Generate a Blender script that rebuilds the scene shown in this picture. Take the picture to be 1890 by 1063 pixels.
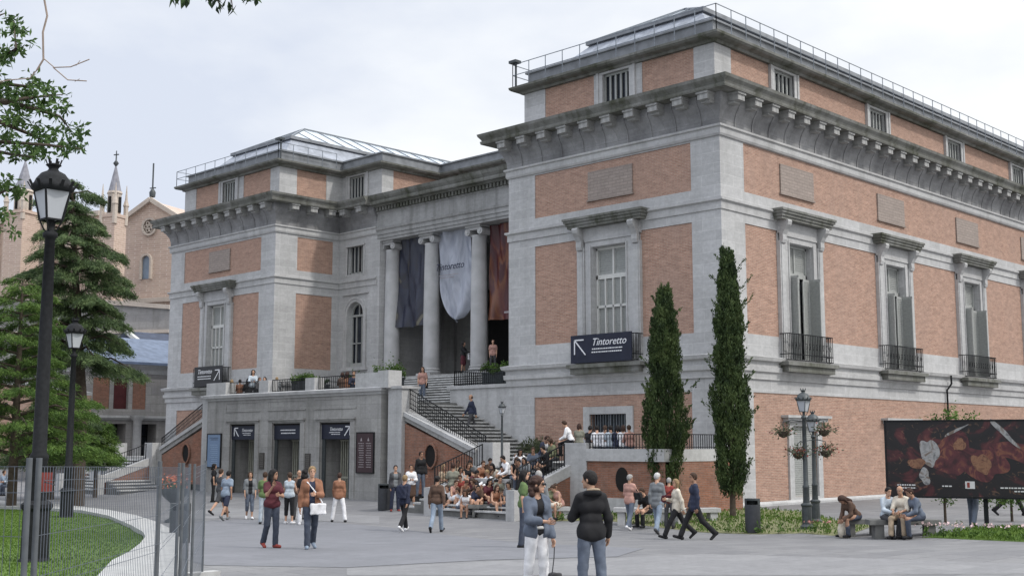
import bpy, bmesh, math, random
import numpy as np
from mathutils import Vector, Matrix
R_ = math.radians
scene = bpy.context.scene
for o in list(bpy.data.objects): bpy.data.objects.remove(o)
# ------------------------------------------------------------------ camera
F, PITCH, YAW, CH = 2221.5, R_(7.3584), R_(44.347), 2.65
fw = Vector((math.cos(PITCH)*math.cos(YAW), math.cos(PITCH)*math.sin(YAW), math.sin(PITCH)))
rt = fw.cross(Vector((0, 0, 1))).normalized(); up = rt.cross(fw)
cam_d = bpy.data.cameras.new('camera'); cam = bpy.data.objects.new('camera', cam_d)
scene.collection.objects.link(cam)
cam.matrix_world = Matrix(((rt.x, up.x, -fw.x, 0), (rt.y, up.y, -fw.y, 0), (rt.z, up.z, -fw.z, CH), (0, 0, 0, 1)))
cam_d.sensor_fit = 'HORIZONTAL'; cam_d.sensor_width = 36; cam_d.lens = F/1890*36
cam_d.clip_start = .1; cam_d.clip_end = 3000
scene.camera = cam
# ------------------------------------------------------------------ light
SUN_EL, SUN_AZ = R_(48), math.atan2(-.96, .28)          # the sun stands over the right-hand street, behind the long facade
scene.view_settings.view_transform = 'Standard'; scene.view_settings.look = 'None'
scene.view_settings.exposure = 0.32; scene.view_settings.gamma = 1
W_ = bpy.data.worlds.new('World'); scene.world = W_; W_.use_nodes = True
nt = W_.node_tree; nt.nodes.clear()
out = nt.nodes.new('ShaderNodeOutputWorld'); bg = nt.nodes.new('ShaderNodeBackground')
sky = nt.nodes.new('ShaderNodeTexSky'); sky.sky_type = 'NISHITA'; sky.sun_disc = False
sky.sun_elevation = SUN_EL; sky.sun_rotation = math.pi/2-SUN_AZ; sky.air_density = 1.0; sky.dust_density = 2.0
tc = nt.nodes.new('ShaderNodeTexCoord'); mp = nt.nodes.new('ShaderNodeMapping'); mp.inputs['Scale'].default_value = (1, 1, 2.2)
n1 = nt.nodes.new('ShaderNodeTexNoise'); n1.inputs['Scale'].default_value = 2.9; n1.inputs['Detail'].default_value = 7; n1.inputs['Roughness'].default_value = .5
def wmath(op, a, b, clamp=False):
    n = nt.nodes.new('ShaderNodeMath'); n.operation = op; n.use_clamp = clamp
    for i, v in enumerate((a, b)):
        if isinstance(v, (int, float)): n.inputs[i].default_value = v
        else: nt.links.new(v, n.inputs[i])
    return n.outputs[0]
nt.links.new(tc.outputs['Generated'], mp.inputs[0]); nt.links.new(mp.outputs[0], n1.inputs[0])
dt = nt.nodes.new('ShaderNodeVectorMath'); dt.operation = 'DOT_PRODUCT'; nt.links.new(tc.outputs['Generated'], dt.inputs[0]); dt.inputs[1].default_value = (.62, -.78, 0)
fac = wmath('ADD', wmath('MULTIPLY', dt.outputs['Value'], 1.5), wmath('MULTIPLY', wmath('SUBTRACT', n1.outputs[0], .5), 3.8)); fac = wmath('ADD', fac, .8, True)      # thin cloud, whiter towards the sun's side
mx = nt.nodes.new('ShaderNodeMix'); mx.data_type = 'RGBA'; nt.links.new(fac, mx.inputs[0]); mx.inputs[6].default_value = (6.1, 6.55, 7.5, 1); mx.inputs[7].default_value = (8.7, 8.85, 8.95, 1)
sp = nt.nodes.new('ShaderNodeSeparateXYZ'); nt.links.new(tc.outputs['Generated'], sp.inputs[0])
zb = nt.nodes.new('ShaderNodeMapRange'); zb.inputs[1].default_value = .38; zb.inputs[2].default_value = .85; zb.inputs[3].default_value = 1; zb.inputs[4].default_value = 2.3; nt.links.new(sp.outputs[2], zb.inputs[0])   # overcast skies are brightest overhead
sc_ = nt.nodes.new('ShaderNodeVectorMath'); sc_.operation = 'SCALE'; nt.links.new(mx.outputs[2], sc_.inputs[0]); nt.links.new(zb.outputs[0], sc_.inputs['Scale'])
mx2 = nt.nodes.new('ShaderNodeMix'); mx2.data_type = 'RGBA'; mx2.inputs[0].default_value = .93; nt.links.new(sky.outputs[0], mx2.inputs[6]); nt.links.new(sc_.outputs[0], mx2.inputs[7])
nt.links.new(mx2.outputs[2], bg.inputs[0]); bg.inputs[1].default_value = .1; nt.links.new(bg.outputs[0], out.inputs[0])
sl = bpy.data.lights.new('sun', 'SUN'); so = bpy.data.objects.new('sun', sl); scene.collection.objects.link(so)
sl.energy = 1.6; sl.angle = R_(4); sl.color = (1, .96, .9)
sdir = Vector((math.cos(SUN_EL)*math.cos(SUN_AZ), math.cos(SUN_EL)*math.sin(SUN_AZ), math.sin(SUN_EL)))
so.rotation_euler = sdir.to_track_quat('Z', 'Y').to_euler()
# ------------------------------------------------------------------ pixel ray helpers (photo pixels, 1890 wide)
CV = Vector((0, 0, CH))
def ray(px, py): return (rt*(px-945)-up*(py-531.5)+fw*F)/F
def ss(a, b, t):
    t = min(max((t-a)/(b-a), 0), 1); return t*t*(3-2*t)
def gz(x, y):
    d = (x+y)*.7071
    return .42*(1-ss(24, 37, d))+max(0, 17-d)*.02+.28*ss(29.5, 32.9, x)
def at(px, py):
    d = ray(px, py); t = 3.0
    while t < 160:
        P = CV+d*t
        if P.z < gz(P.x, P.y): return Vector((P.x, P.y, gz(P.x, P.y)))
        t += .02
    return P
def onx(px, py, X): d = ray(px, py); return CV+d*(X/d.x)
def ony(px, py, Y): d = ray(px, py); return CV+d*(Y/d.y)
def dep(px, py, t): return CV+ray(px, py)*t
# ------------------------------------------------------------------ materials
def nodes(name):
    m = bpy.data.materials.new(name); m.use_nodes = True; t = m.node_tree
    return m, t, t.nodes['Principled BSDF']
def N(t, kind, **kw):
    n = t.nodes.new(kind)
    for k, v in kw.items(): n.inputs[k].default_value = v
    return n
def rgb(c): return (c[0], c[1], c[2], 1)
_mc = {}
def mat(name, col, rough=.7, var=.12, scale=6, metal=0, bump=0, spec=.3):
    if name in _mc: return _mc[name]
    m, t, b = nodes(name)
    b.inputs['Roughness'].default_value = rough; b.inputs['Metallic'].default_value = metal
    b.inputs['Specular IOR Level'].default_value = spec
    tc = N(t, 'ShaderNodeTexCoord'); nz = N(t, 'ShaderNodeTexNoise', Scale=scale, Detail=5)
    t.links.new(tc.outputs['Object'], nz.inputs[0])
    r = N(t, 'ShaderNodeValToRGB')
    r.color_ramp.elements[0].position = .3; r.color_ramp.elements[1].position = .7
    r.color_ramp.elements[0].color = rgb([c*(1-var) for c in col]); r.color_ramp.elements[1].color = rgb([min(1, c*(1+var)) for c in col])
    t.links.new(nz.outputs[0], r.inputs[0]); t.links.new(r.outputs[0], b.inputs[0])
    if bump:
        bp = N(t, 'ShaderNodeBump', Strength=bump, Distance=.02); t.links.new(nz.outputs[0], bp.inputs['Height']); t.links.new(bp.outputs[0], b.inputs['Normal'])
    _mc[name] = m; return m
def wallvec(t, geo=True):
    g = N(t, 'ShaderNodeNewGeometry'); s = N(t, 'ShaderNodeSeparateXYZ'); a = N(t, 'ShaderNodeMath'); a.operation = 'ADD'
    c = N(t, 'ShaderNodeCombineXYZ'); t.links.new(g.outputs['Position'], s.inputs[0])
    t.links.new(s.outputs[0], a.inputs[0]); t.links.new(s.outputs[1], a.inputs[1])
    t.links.new(a.outputs[0], c.inputs[0]); t.links.new(s.outputs[2], c.inputs[1]); return g, c
def masonry(name, c1, c2, mortar, bw, bh, ms, noise_amt=.5, streak=.5, dirt=(.13, .13, .12), bump=.3, rough=.85, flat=False, msmooth=.3, mott=.1, gum=False):
    m, t, b = nodes(name); b.inputs['Roughness'].default_value = rough; b.inputs['Specular IOR Level'].default_value = .2
    g, vec = wallvec(t)
    if flat:
        vec = g; vo = g.outputs['Position']
    else: vo = vec.outputs[0]
    br = N(t, 'ShaderNodeTexBrick', Scale=1.0); br.inputs['Color1'].default_value = rgb(c1); br.inputs['Color2'].default_value = rgb(c2)
    br.inputs['Mortar'].default_value = rgb(mortar); br.inputs['Mortar Size'].default_value = ms; br.inputs['Mortar Smooth'].default_value = msmooth
    br.inputs['Brick Width'].default_value = bw; br.inputs['Row Height'].default_value = bh; br.inputs['Bias'].default_value = 0
    t.links.new(vo, br.inputs[0])
    # large soft stains
    n1 = N(t, 'ShaderNodeTexNoise', Scale=.55, Detail=6, Roughness=.6); t.links.new(g.outputs['Position'], n1.inputs[0])
    n3 = N(t, 'ShaderNodeTexNoise', Scale=9, Detail=4, Roughness=.7); t.links.new(g.outputs['Position'], n3.inputs[0])
    mp = N(t, 'ShaderNodeMapping', Scale=(1.6, 1.6, .12)); t.links.new(g.outputs['Position'], mp.inputs[0])
    n2 = N(t, 'ShaderNodeTexNoise', Scale=1.5, Detail=5, Roughness=.6); t.links.new(mp.outputs[0], n2.inputs[0])
    r1 = N(t, 'ShaderNodeMapRange'); r1.inputs[1].default_value = .35; r1.inputs[2].default_value = .7; r1.inputs[3].default_value = 0; r1.inputs[4].default_value = noise_amt; t.links.new(n1.outputs[0], r1.inputs[0])
    r2 = N(t, 'ShaderNodeMapRange'); r2.inputs[1].default_value = .48; r2.inputs[2].default_value = .78; r2.inputs[3].default_value = 0; r2.inputs[4].default_value = streak; t.links.new(n2.outputs[0], r2.inputs[0])
    ad = N(t, 'ShaderNodeMath'); ad.operation = 'ADD'; ad.use_clamp = True; t.links.new(r1.outputs[0], ad.inputs[0]); t.links.new(r2.outputs[0], ad.inputs[1])
    mx = N(t, 'ShaderNodeMix'); mx.data_type = 'RGBA'; t.links.new(ad.outputs[0], mx.inputs[0]); t.links.new(br.outputs[0], mx.inputs[6]); mx.inputs[7].default_value = rgb(dirt)
    hs = N(t, 'ShaderNodeHueSaturation'); r3 = N(t, 'ShaderNodeMapRange'); r3.inputs[1].default_value = .25; r3.inputs[2].default_value = .75; r3.inputs[3].default_value = 1-mott; r3.inputs[4].default_value = 1+mott
    t.links.new(n3.outputs[0], r3.inputs[0]); vo_ = r3.outputs[0]
    n5 = N(t, 'ShaderNodeTexNoise', Scale=2.3, Detail=5, Roughness=.7); mp5 = N(t, 'ShaderNodeMapping', Scale=(1, 1, 2.6) if not flat else (1, 1, 1)); t.links.new(g.outputs['Position'], mp5.inputs[0]); t.links.new(mp5.outputs[0], n5.inputs[0])
    r5 = N(t, 'ShaderNodeMapRange'); r5.inputs[1].default_value = .3; r5.inputs[2].default_value = .7; r5.inputs[3].default_value = 1-mott; r5.inputs[4].default_value = 1+mott; t.links.new(n5.outputs[0], r5.inputs[0])
    m5 = N(t, 'ShaderNodeMath'); m5.operation = 'MULTIPLY'; t.links.new(vo_, m5.inputs[0]); t.links.new(r5.outputs[0], m5.inputs[1]); vo_ = m5.outputs[0]
    if gum:     # trodden spots
        vn = N(t, 'ShaderNodeTexVoronoi', Scale=1.6); t.links.new(g.outputs['Position'], vn.inputs[0]); r6 = N(t, 'ShaderNodeMapRange'); r6.inputs[1].default_value = .03; r6.inputs[2].default_value = .06; r6.inputs[3].default_value = .72; r6.inputs[4].default_value = 1; t.links.new(vn.outputs['Distance'], r6.inputs[0])
        m6 = N(t, 'ShaderNodeMath'); m6.operation = 'MULTIPLY'; t.links.new(vo_, m6.inputs[0]); t.links.new(r6.outputs[0], m6.inputs[1]); vo_ = m6.outputs[0]
    t.links.new(vo_, hs.inputs['Value']); t.links.new(mx.outputs[2], hs.inputs['Color']); t.links.new(hs.outputs[0], b.inputs[0])
    bp = N(t, 'ShaderNodeBump', Strength=bump, Distance=.015); bp.invert = True
    t.links.new(br.outputs['Fac'], bp.inputs['Height']); t.links.new(bp.outputs[0], b.inputs['Normal'])
    _mc[name] = m; return m
STONE = masonry('granite_blocks', (.47,.47,.475), (.405,.405,.41), (.52,.52,.52), 1.15, .43, .014, .34, .38, (.27,.27,.265))
STONE_T = masonry('terrace_granite', (.37,.365,.355), (.31,.305,.3), (.26,.26,.25), 1.5, .62, .01, .5, .65, (.17,.168,.16))
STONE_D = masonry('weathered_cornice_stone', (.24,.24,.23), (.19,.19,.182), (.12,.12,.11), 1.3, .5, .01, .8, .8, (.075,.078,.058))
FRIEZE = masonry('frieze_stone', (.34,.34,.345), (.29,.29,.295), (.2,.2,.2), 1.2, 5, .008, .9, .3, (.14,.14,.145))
TRIM = masonry('window_trim_stone', (.47,.47,.47), (.42,.42,.425), (.4,.4,.4), 2.1, 1.3, .008, .3, .4, (.22,.22,.215))
BRICK = masonry('faded_brick', (.41,.24,.175), (.27,.145,.103), (.41,.31,.255), .27, .062, .012, .55, .5, (.34,.235,.19), bump=.5, msmooth=.1, mott=.17)
BRICK_O = masonry('orange_brick', (.3,.125,.075), (.22,.09,.055), (.24,.17,.14), .27, .062, .009, .4, .5, (.2,.15,.125), bump=.5, msmooth=.1, mott=.2)
CHURCH = masonry('church_brick', (.47,.35,.29), (.39,.28,.23), (.56,.48,.42), .9, .22, .03, .5, .3, (.5,.4,.33))
PALE = masonry('pale_church_stone', (.52,.46,.40), (.44,.38,.33), (.48,.42,.37), .8, .4, .02, .4, .4, (.36,.3,.26))
GREYWALL = masonry('grey_retaining_stone', (.34,.33,.32), (.28,.27,.27), (.22,.22,.21), 1.4, .6, .015, .5, .5, (.2,.19,.18))
PINKWALL = masonry('pink_garden_brick', (.4,.24,.18), (.33,.2,.15), (.4,.3,.25), .5, .12, .015, .5, .4, (.3,.24,.2))
PAVE = masonry('plaza_paving', (.205,.204,.207), (.155,.155,.161), (.085,.085,.09), 1.1, .62, .011, .6, 0, (.15,.15,.16), bump=.12, rough=.75, flat=True, mott=.09, gum=True)
KERB = mat('kerb_granite', (.38,.38,.375), .8, .12, 5, bump=.2)
ENT = masonry('entablature_stone', (.37,.37,.37), (.34,.34,.34), (.33,.33,.33), 3.4, 5, .008, .5, .6, (.17,.17,.165))
COLM = mat('column_stone', (.43,.43,.435), .8, .13, 1.6, bump=.15)
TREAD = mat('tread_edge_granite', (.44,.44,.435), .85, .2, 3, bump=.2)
RISER = mat('shade_toned_riser_granite', (.15,.15,.145), .9, .25, 3, bump=.2)  # shade below the nosings painted into the riser colour; tread edges kept lighter
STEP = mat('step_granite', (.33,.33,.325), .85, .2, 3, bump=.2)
GLASSD = mat('dark_glass', (.03,.035,.045), .12, .3, 2, spec=.6)
WOODP = mat('grey_painted_wood', (.33,.34,.33), .6, .1, 10)
WOODW = mat('white_painted_wood', (.55,.55,.53), .6, .06, 10)
IRON = mat('black_iron', (.016,.017,.019), .7, .25, 15, spec=.15)
IRONG = mat('grey_green_iron', (.06,.068,.072), .45, .2, 12, metal=.2)
GALV = mat('galvanised_steel', (.2,.22,.245), .42, .2, 14, metal=.6)
SLATE = mat('slate_roof', (.26,.28,.32), .6, .25, 2.5, bump=.3)
LEAD = mat('lead_flashing', (.2,.21,.225), .5, .25, 2)
SKYL = mat('skylight_glass', (.5,.55,.6), .2, .1, 2)
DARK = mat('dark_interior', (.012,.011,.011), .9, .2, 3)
SIGNN = mat('navy_sign_panel', (.016,.019,.036), .45, .15, 3)
SIGNB = mat('black_sign_panel', (.014,.014,.016), .4, .15, 3)
WHITE = mat('white_lettering', (.72,.73,.76), .6, .03, 3)
# ------------------------------------------------------------------ objects
COL = scene.collection
def tag(o, label, cat, group=None):
    o['label'] = label; o['category'] = cat
    if group: o['group'] = group
    return o
def thing(name, loc, label, cat, group=None, rz=0):
    o = bpy.data.objects.new(name, None); COL.objects.link(o); o.location = loc; o.rotation_euler = (0, 0, rz); o.empty_display_size = .2
    return tag(o, label, cat, group)
class MB:
    def __init__(s): s.v = []; s.f = []; s.sm = []
    def add(s, vs, fs, smooth=False):
        n = len(s.v); s.v += [tuple(p) for p in vs]; s.f += [tuple(i+n for i in f) for f in fs]; s.sm += [smooth]*len(fs); return s
    def box(s, x0, x1, y0, y1, z0, z1):
        x0, x1 = min(x0, x1), max(x0, x1); y0, y1 = min(y0, y1), max(y0, y1); z0, z1 = min(z0, z1), max(z0, z1)
        return s.add([(x0,y0,z0),(x1,y0,z0),(x1,y1,z0),(x0,y1,z0),(x0,y0,z1),(x1,y0,z1),(x1,y1,z1),(x0,y1,z1)],
              [(0,3,2,1),(4,5,6,7),(0,1,5,4),(1,2,6,5),(2,3,7,6),(3,0,4,7)])
    def bar(s, a, b, w, h=None, upv=(0,0,1)):
        a, b = Vector(a), Vector(b); d = (b-a).normalized(); h = h or w
        u = d.cross(Vector(upv))
        if u.length < 1e-3: u = d.cross(Vector((1, 0, 0)))
        u.normalize(); v = u.cross(d); c = []
        for p in (a, b):
            for i, j in ((-1,-1),(1,-1),(1,1),(-1,1)): c.append(p+u*w/2*i+v*h/2*j)
        return s.add(c, [(0,3,2,1),(4,5,6,7),(0,1,5,4),(1,2,6,5),(2,3,7,6),(3,0,4,7)])
    def tube(s, pts, rs, n=8, cap=True):
        pts = [Vector(p) for p in pts]
        if not hasattr(rs, '__len__'): rs = [rs]*len(pts)
        vs, fs = [], []; u = None
        for i, p in enumerate(pts):
            d = (pts[min(i+1, len(pts)-1)]-pts[max(i-1, 0)]).normalized()
            if u is None: u = d.cross(Vector((.3, .2, 1) if abs(d.z) < .9 else (1, 0, 0))).normalized()
            u = (u-d*u.dot(d)).normalized(); w = d.cross(u)
            for k in range(n):
                a = 2*math.pi*k/n; vs.append(p+(u*math.cos(a)+w*math.sin(a))*rs[i])
        for i in range(len(pts)-1):
            for k in range(n): fs.append((i*n+k, i*n+(k+1) % n, (i+1)*n+(k+1) % n, (i+1)*n+k))
        s.add(vs, fs, True)
        if cap: s.add(vs[:n], [tuple(range(n))[::-1]]); s.add(vs[-n:], [tuple(range(n))])
        return s
    def lathe(s, c, prof, n=16, sx=1, sy=1, smooth=True, rot=0):
        vs, fs = [], []
        for r, z in prof:
            for k in range(n):
                a = 2*math.pi*k/n+rot; vs.append((c[0]+r*math.cos(a)*sx, c[1]+r*math.sin(a)*sy, c[2]+z))
        for i in range(len(prof)-1):
            for k in range(n): fs.append((i*n+k, i*n+(k+1) % n, (i+1)*n+(k+1) % n, (i+1)*n+k))
        s.add(vs, fs, smooth); s.add(vs[:n], [tuple(range(n))[::-1]]); s.add(vs[-n:], [tuple(range(n))]); return s
    def poly(s, pts, d):                   # planar polygon extruded by vector d
        n = len(pts); a = [Vector(p) for p in pts]; b = [p+Vector(d) for p in a]
        return s.add(a+b, [tuple(range(n))[::-1], tuple(range(n, 2*n))]+[(i, (i+1) % n, n+(i+1) % n, n+i) for i in range(n)])
    def sweep(s, path, prof, caps=True):   # path in plan, profile (out, z); outward = right-hand side of travel turned
        n = len(path); P = [Vector((p[0], p[1], 0)) for p in path]; vs = []
        for i in range(n):
            nn = []
            for a, b in ((i-1, i), (i, i+1)):
                if a >= 0 and b < n:
                    d = (P[b]-P[a]).normalized(); nn.append(Vector((-d.y, d.x, 0)))
            if len(nn) == 2: m = nn[0]+nn[1]; m = m/(m.dot(nn[0]))
            else: m = nn[0]
            for o, z in prof: vs.append((P[i].x+m.x*o, P[i].y+m.y*o, z))
        k = len(prof); fs = []
        for i in range(n-1):
            for j in range(k): fs.append((i*k+j, i*k+(j+1) % k, (i+1)*k+(j+1) % k, (i+1)*k+j))
        if caps: fs += [tuple(range(k)), tuple(range((n-1)*k, n*k))[::-1]]
        return s.add(vs, fs)
    def build(s, name, m, parent=None, kind=None):
        me = bpy.data.meshes.new(name); o = Vector((0, 0, 0))
        if parent is not None:
            chain = Matrix.Identity(4); q = parent
            mats = []
            while q is not None: mats.append(Matrix.LocRotScale(q.location, q.rotation_euler, None)); q = q.parent
            for mm in reversed(mats): chain = chain @ mm
            inv = chain.inverted(); V = [inv @ Vector(v) for v in s.v]
        else: V = s.v
        me.from_pydata([tuple(v) for v in V], [], s.f); me.materials.append(m)
        me.polygons.foreach_set('use_smooth', s.sm); me.validate(); me.update()
        bm = bmesh.new(); bm.from_mesh(me); bmesh.ops.recalc_face_normals(bm, faces=bm.faces); bm.to_mesh(me); bm.free()
        ob = bpy.data.objects.new(name, me); COL.objects.link(ob)
        if parent is not None: ob.parent = parent
        if kind: ob['kind'] = kind
        return ob
def own(o):      # move a single-mesh top-level object's origin to its base
    V = [v.co for v in o.data.vertices]; lo = Vector([min(v[i] for v in V) for i in range(3)]); hi = Vector([max(v[i] for v in V) for i in range(3)])
    c = Vector(((lo.x+hi.x)/2, (lo.y+hi.y)/2, lo.z))
    for v in o.data.vertices: v.co -= c
    o.location = c; return o
def bulk(name, verts, faces, m, parent=None, smooth=False, origin=None):   # numpy mesh, verts in world space
    verts = np.asarray(verts, dtype=np.float32); faces = np.asarray(faces, dtype=np.int32); k = faces.shape[1]
    if parent is not None:
        mats = []; q = parent; ch = Matrix.Identity(4)
        while q is not None: mats.append(Matrix.LocRotScale(q.location, q.rotation_euler, None)); q = q.parent
        for mm in reversed(mats): ch = ch @ mm
        A = np.array(ch.inverted(), dtype=np.float32); verts = verts @ A[:3, :3].T+A[:3, 3]
    me = bpy.data.meshes.new(name); me.vertices.add(len(verts)); me.vertices.foreach_set('co', verts.ravel())
    me.loops.add(faces.size); me.loops.foreach_set('vertex_index', faces.ravel())
    me.polygons.add(len(faces)); me.polygons.foreach_set('loop_start', np.arange(0, faces.size, k, dtype=np.int32))
    me.polygons.foreach_set('loop_total', np.full(len(faces), k, dtype=np.int32)); me.polygons.foreach_set('use_smooth', np.full(len(faces), smooth))
    me.update(calc_edges=True); me.materials.append(m)
    o = bpy.data.objects.new(name, me); COL.objects.link(o)
    if parent is not None: o.parent = parent
    return o
_tc = {}
def textmesh(mb, s, origin, udir, vdir, size, shear=0, align='CENTER', ext=.006):
    """lettering laid on a surface: world vertices from a font curve"""
    key = (s, shear, align)
    if key not in _tc:
        cu = bpy.data.curves.new('t', 'FONT'); cu.body = s; cu.size = 1; cu.align_x = align; cu.shear = shear; cu.extrude = .012; cu.resolution_u = 3
        ob = bpy.data.objects.new('t', cu); COL.objects.link(ob); bpy.context.view_layer.update()
        me = ob.evaluated_get(bpy.context.evaluated_depsgraph_get()).to_mesh()
        _tc[key] = ([v.co.copy() for v in me.vertices], [tuple(p.vertices) for p in me.polygons])
        ob.to_mesh_clear(); bpy.data.objects.remove(ob)
    V, Fc = _tc[key]; u, v = Vector(udir).normalized(), Vector(vdir).normalized(); n = u.cross(v)
    mb.add([Vector(origin)+u*p.x*size+v*p.y*size+n*p.z*ext/.012 for p in V], Fc)
# ------------------------------------------------------------------ the museum building
FX, SY, LX, LS, RX = 37.75, 25.78, 38.2, 55.8, 42.65
museum = thing('museum_building', (37.75, 25.78, 0), 'long brick and granite museum with Ionic portico, attic windows and dark bracketed cornice', 'building')
class Wl:     # a wall plane: u runs along it, d is outward
    def __init__(s, axis, c): s.a, s.c = axis, c
    def P(s, u, z, d=0): return (s.c-d, u, z) if s.a == 'x' else (u, s.c-d, z)
def grid(mb, W, u0, u1, z0, z1, holes):
    us = sorted({u0, u1, *[h[0] for h in holes], *[h[1] for h in holes]}); zs = sorted({z0, z1, *[h[2] for h in holes], *[h[3] for h in holes]})
    us = [u for u in us if u0 <= u <= u1]; zs = [z for z in zs if z0 <= z <= z1]
    for a, b in zip(us, us[1:]):
        for c, d in zip(zs, zs[1:]):
            mu, mz = (a+b)/2, (c+d)/2
            if any(h[0] < mu < h[1] and h[2] < mz < h[3] for h in holes): continue
            mb.add([W.P(a, c), W.P(b, c), W.P(b, d), W.P(a, d)], [(0, 1, 2, 3)])
    for h in holes:
        a, b, c, d, e = h
        q = [W.P(a, c), W.P(b, c), W.P(b, d), W.P(a, d)]; r = [W.P(a, c, -e), W.P(b, c, -e), W.P(b, d, -e), W.P(a, d, -e)]
        mb.add(q+r, [(i, (i+1) % 4, 4+(i+1) % 4, 4+i) for i in range(4)])
def slab(mb, W, u0, u1, z0, z1, d0, d1):
    a, b = W.P(u0, z0, d0), W.P(u1, z1, d1); return mb.box(a[0], b[0], a[1], b[1], a[2], b[2])
BR = .035
def bricks(W, rects, m=None, parent=None, d=BR):
    for r in rects:
        q = MB(); slab(q, W, r[0], r[1], r[2], r[3], -d, -d-.12); q.build('brick_panel', m or BRICK, parent or museum)
F1, F2, WL, WM, WR = Wl('x', FX), Wl('y', SY), Wl('x', LX), Wl('y', LS), Wl('x', RX)
BAYS = [43.3+8.2*i for i in range(5)]; X2 = 80.5
def win_hole(c): return (c-.91, c+.91, 5.86, 10.73, .5)
def gwin_hole(c): return (c-.93, c+.93, .55, 3.35, .4)
# walls
wall = MB()
f1b = [(27.15, 29.7, 6.85, 11.15), (32.88, 35.5, 6.85, 11.15), (27.15, 35.5, 12.4, 14.31)]
f1g = [(27.3, 35.55, .85, 4.61)]
grid(wall, F1, SY, 37.1, 0, 16, [h+(BR,) for h in f1b+f1g]+[win_hole(31.3)])
bricks(F1, f1b)
def brick_hole(W, r, h):
    q = MB(); grid(q, W, r[0], r[1], r[2], r[3], [h]); q.v = [tuple(c-(0 if i != (0 if W.a == 'x' else 1) else -BR) for i, c in enumerate(v)) for v in q.v]; q.build('brick_panel', BRICK, museum)
brick_hole(F1, f1g[0], (30.5, 32.42, 2.5, 3.84, .35))
f2b, f2g, hs = [], [], []
ex = [39.36]+[c for b in BAYS for c in (b-1.66, b+1.7)]+[X2]
for a, b in zip(ex[::2], ex[1::2]): f2b.append((a, b, 6.85, 11.15))
f2b.append((39.36, X2, 12.4, 14.36))
gx = [39.65]+[c for b in BAYS for c in (b-1.3, b+1.35)]+[X2]
f2g = [(39.65, X2, .45, 4.61)]
grid(wall, F2, FX, X2, 0, 16, [h+(BR,) for h in f2b+f2g]+[win_hole(b) for b in BAYS])
bricks(F2, f2b)
q = MB(); grid(q, F2, 39.65, X2, .45, 4.61, [gwin_hole(b) for b in BAYS]); q.v = [(v[0], v[1]+BR, v[2]) for v in q.v]; q.build('brick_panel', BRICK, museum)
lb = [(57.32, 60.04, 6.85, 11.13), (63.2, 65.5, 6.85, 11.13), (57.2, 65.44, 12.35, 14.26)]
lg = [(57.3, 65.78, .85, 4.63)]
grid(wall, WL, LS, 67.0, 0, 16, [h+(BR,) for h in lb+lg]+[win_hole(61.58)])
bricks(WL, lb); brick_hole(WL, lg[0], (60.7, 62.6, 2.4, 3.84, .35))
mb_ = [(39.65, 42.18, 6.82, 11.05), (39.68, 42.19, 12.35, 14.27)]
grid(wall, WM, LX, RX, 0, 16, [h+(BR,) for h in mb_]); bricks(WM, mb_)
grid(wall, WR, 52.3, LS, 4.5, 16, [(53.54, 55.0, 12.3, 13.93, .4), (53.46, 54.9, 6.95, 10.67, .45)])
# far sides so that the block is closed
wall.box(FX+.05, RX+1, 37.0, 37.1, 0, 16); wall.box(LX+.05, X2, 66.95, 67.0, 0, 16); wall.box(X2-.1, X2, SY+.05, 66.9, 0, 18)
wall.box(RX+.01, 47.5, 52.1, 52.6, 4.5, 15.9)
wall.build('wall', STONE, museum)
# arch spandrels of the round-headed window
sp = MB(); ac, az, ar = 54.18, 9.95, .72
for sgn in (-1, 1):
    pts = [(RX-.002, ac+sgn*.722, az)]
    arc = [(RX-.002, ac+sgn*ar*math.cos(t), az+ar*math.sin(t)) for t in np.linspace(0, math.pi/2, 10)]
    pts = [(RX-.002, ac+sgn*.725, az-.01)]+arc+[(RX-.002, ac, 10.675), (RX-.002, ac+sgn*.725, 10.675)]
    sp.poly(pts, (.3, 0, 0))
sp.build('arch_spandrel', TRIM, museum)
# string courses, plinths and cornices swept round the plan
PATH_R = [(X2, SY), (FX, SY), (FX, 37.1), (RX, 37.1)]
PATH_L = [(RX, 52.3), (RX, LS), (LX, LS), (LX, 67.0), (X2, 67.0)]
def course(name, prof, m, paths=(PATH_R, PATH_L)):
    q = MB()
    for p in paths: q.sweep(p, prof)
    return q.build(name, m, museum)
course('balcony_string_course', [(-.05, 5.1), (.07, 5.12), (.08, 5.36), (.16, 5.42), (.17, 5.6), (.1, 5.62), (.1, 5.78), (.24, 5.84), (.28, 5.98), (.05, 6.03), (-.05, 6.03)], TRIM, (PATH_R, PATH_L))
course('upper_string_course', [(-.05, 11.5), (.05, 11.52), (.05, 11.8), (.14, 11.86), (.14, 11.94), (-.05, 11.98)], TRIM)
course('plinth', [(-.05, -.3), (.16, -.3), (.16, .36), (.1, .45), (-.05, .45)], STONE)
course('architrave_band', [(-.05, 14.36), (.06, 14.38), (.1, 14.46), (.1, 14.68), (.17, 14.72), (.17, 14.8), (-.05, 14.8)], TRIM)
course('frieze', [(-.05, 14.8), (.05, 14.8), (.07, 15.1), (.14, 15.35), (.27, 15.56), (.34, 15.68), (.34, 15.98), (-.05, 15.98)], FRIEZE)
cor = course('cornice', [(-.3, 15.97), (.9, 15.97), (.93, 16.1), (.86, 16.12), (.9, 16.2), (1.0, 16.32), (1.03, 16.43), (-.3, 16.5)], STONE_D)
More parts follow.
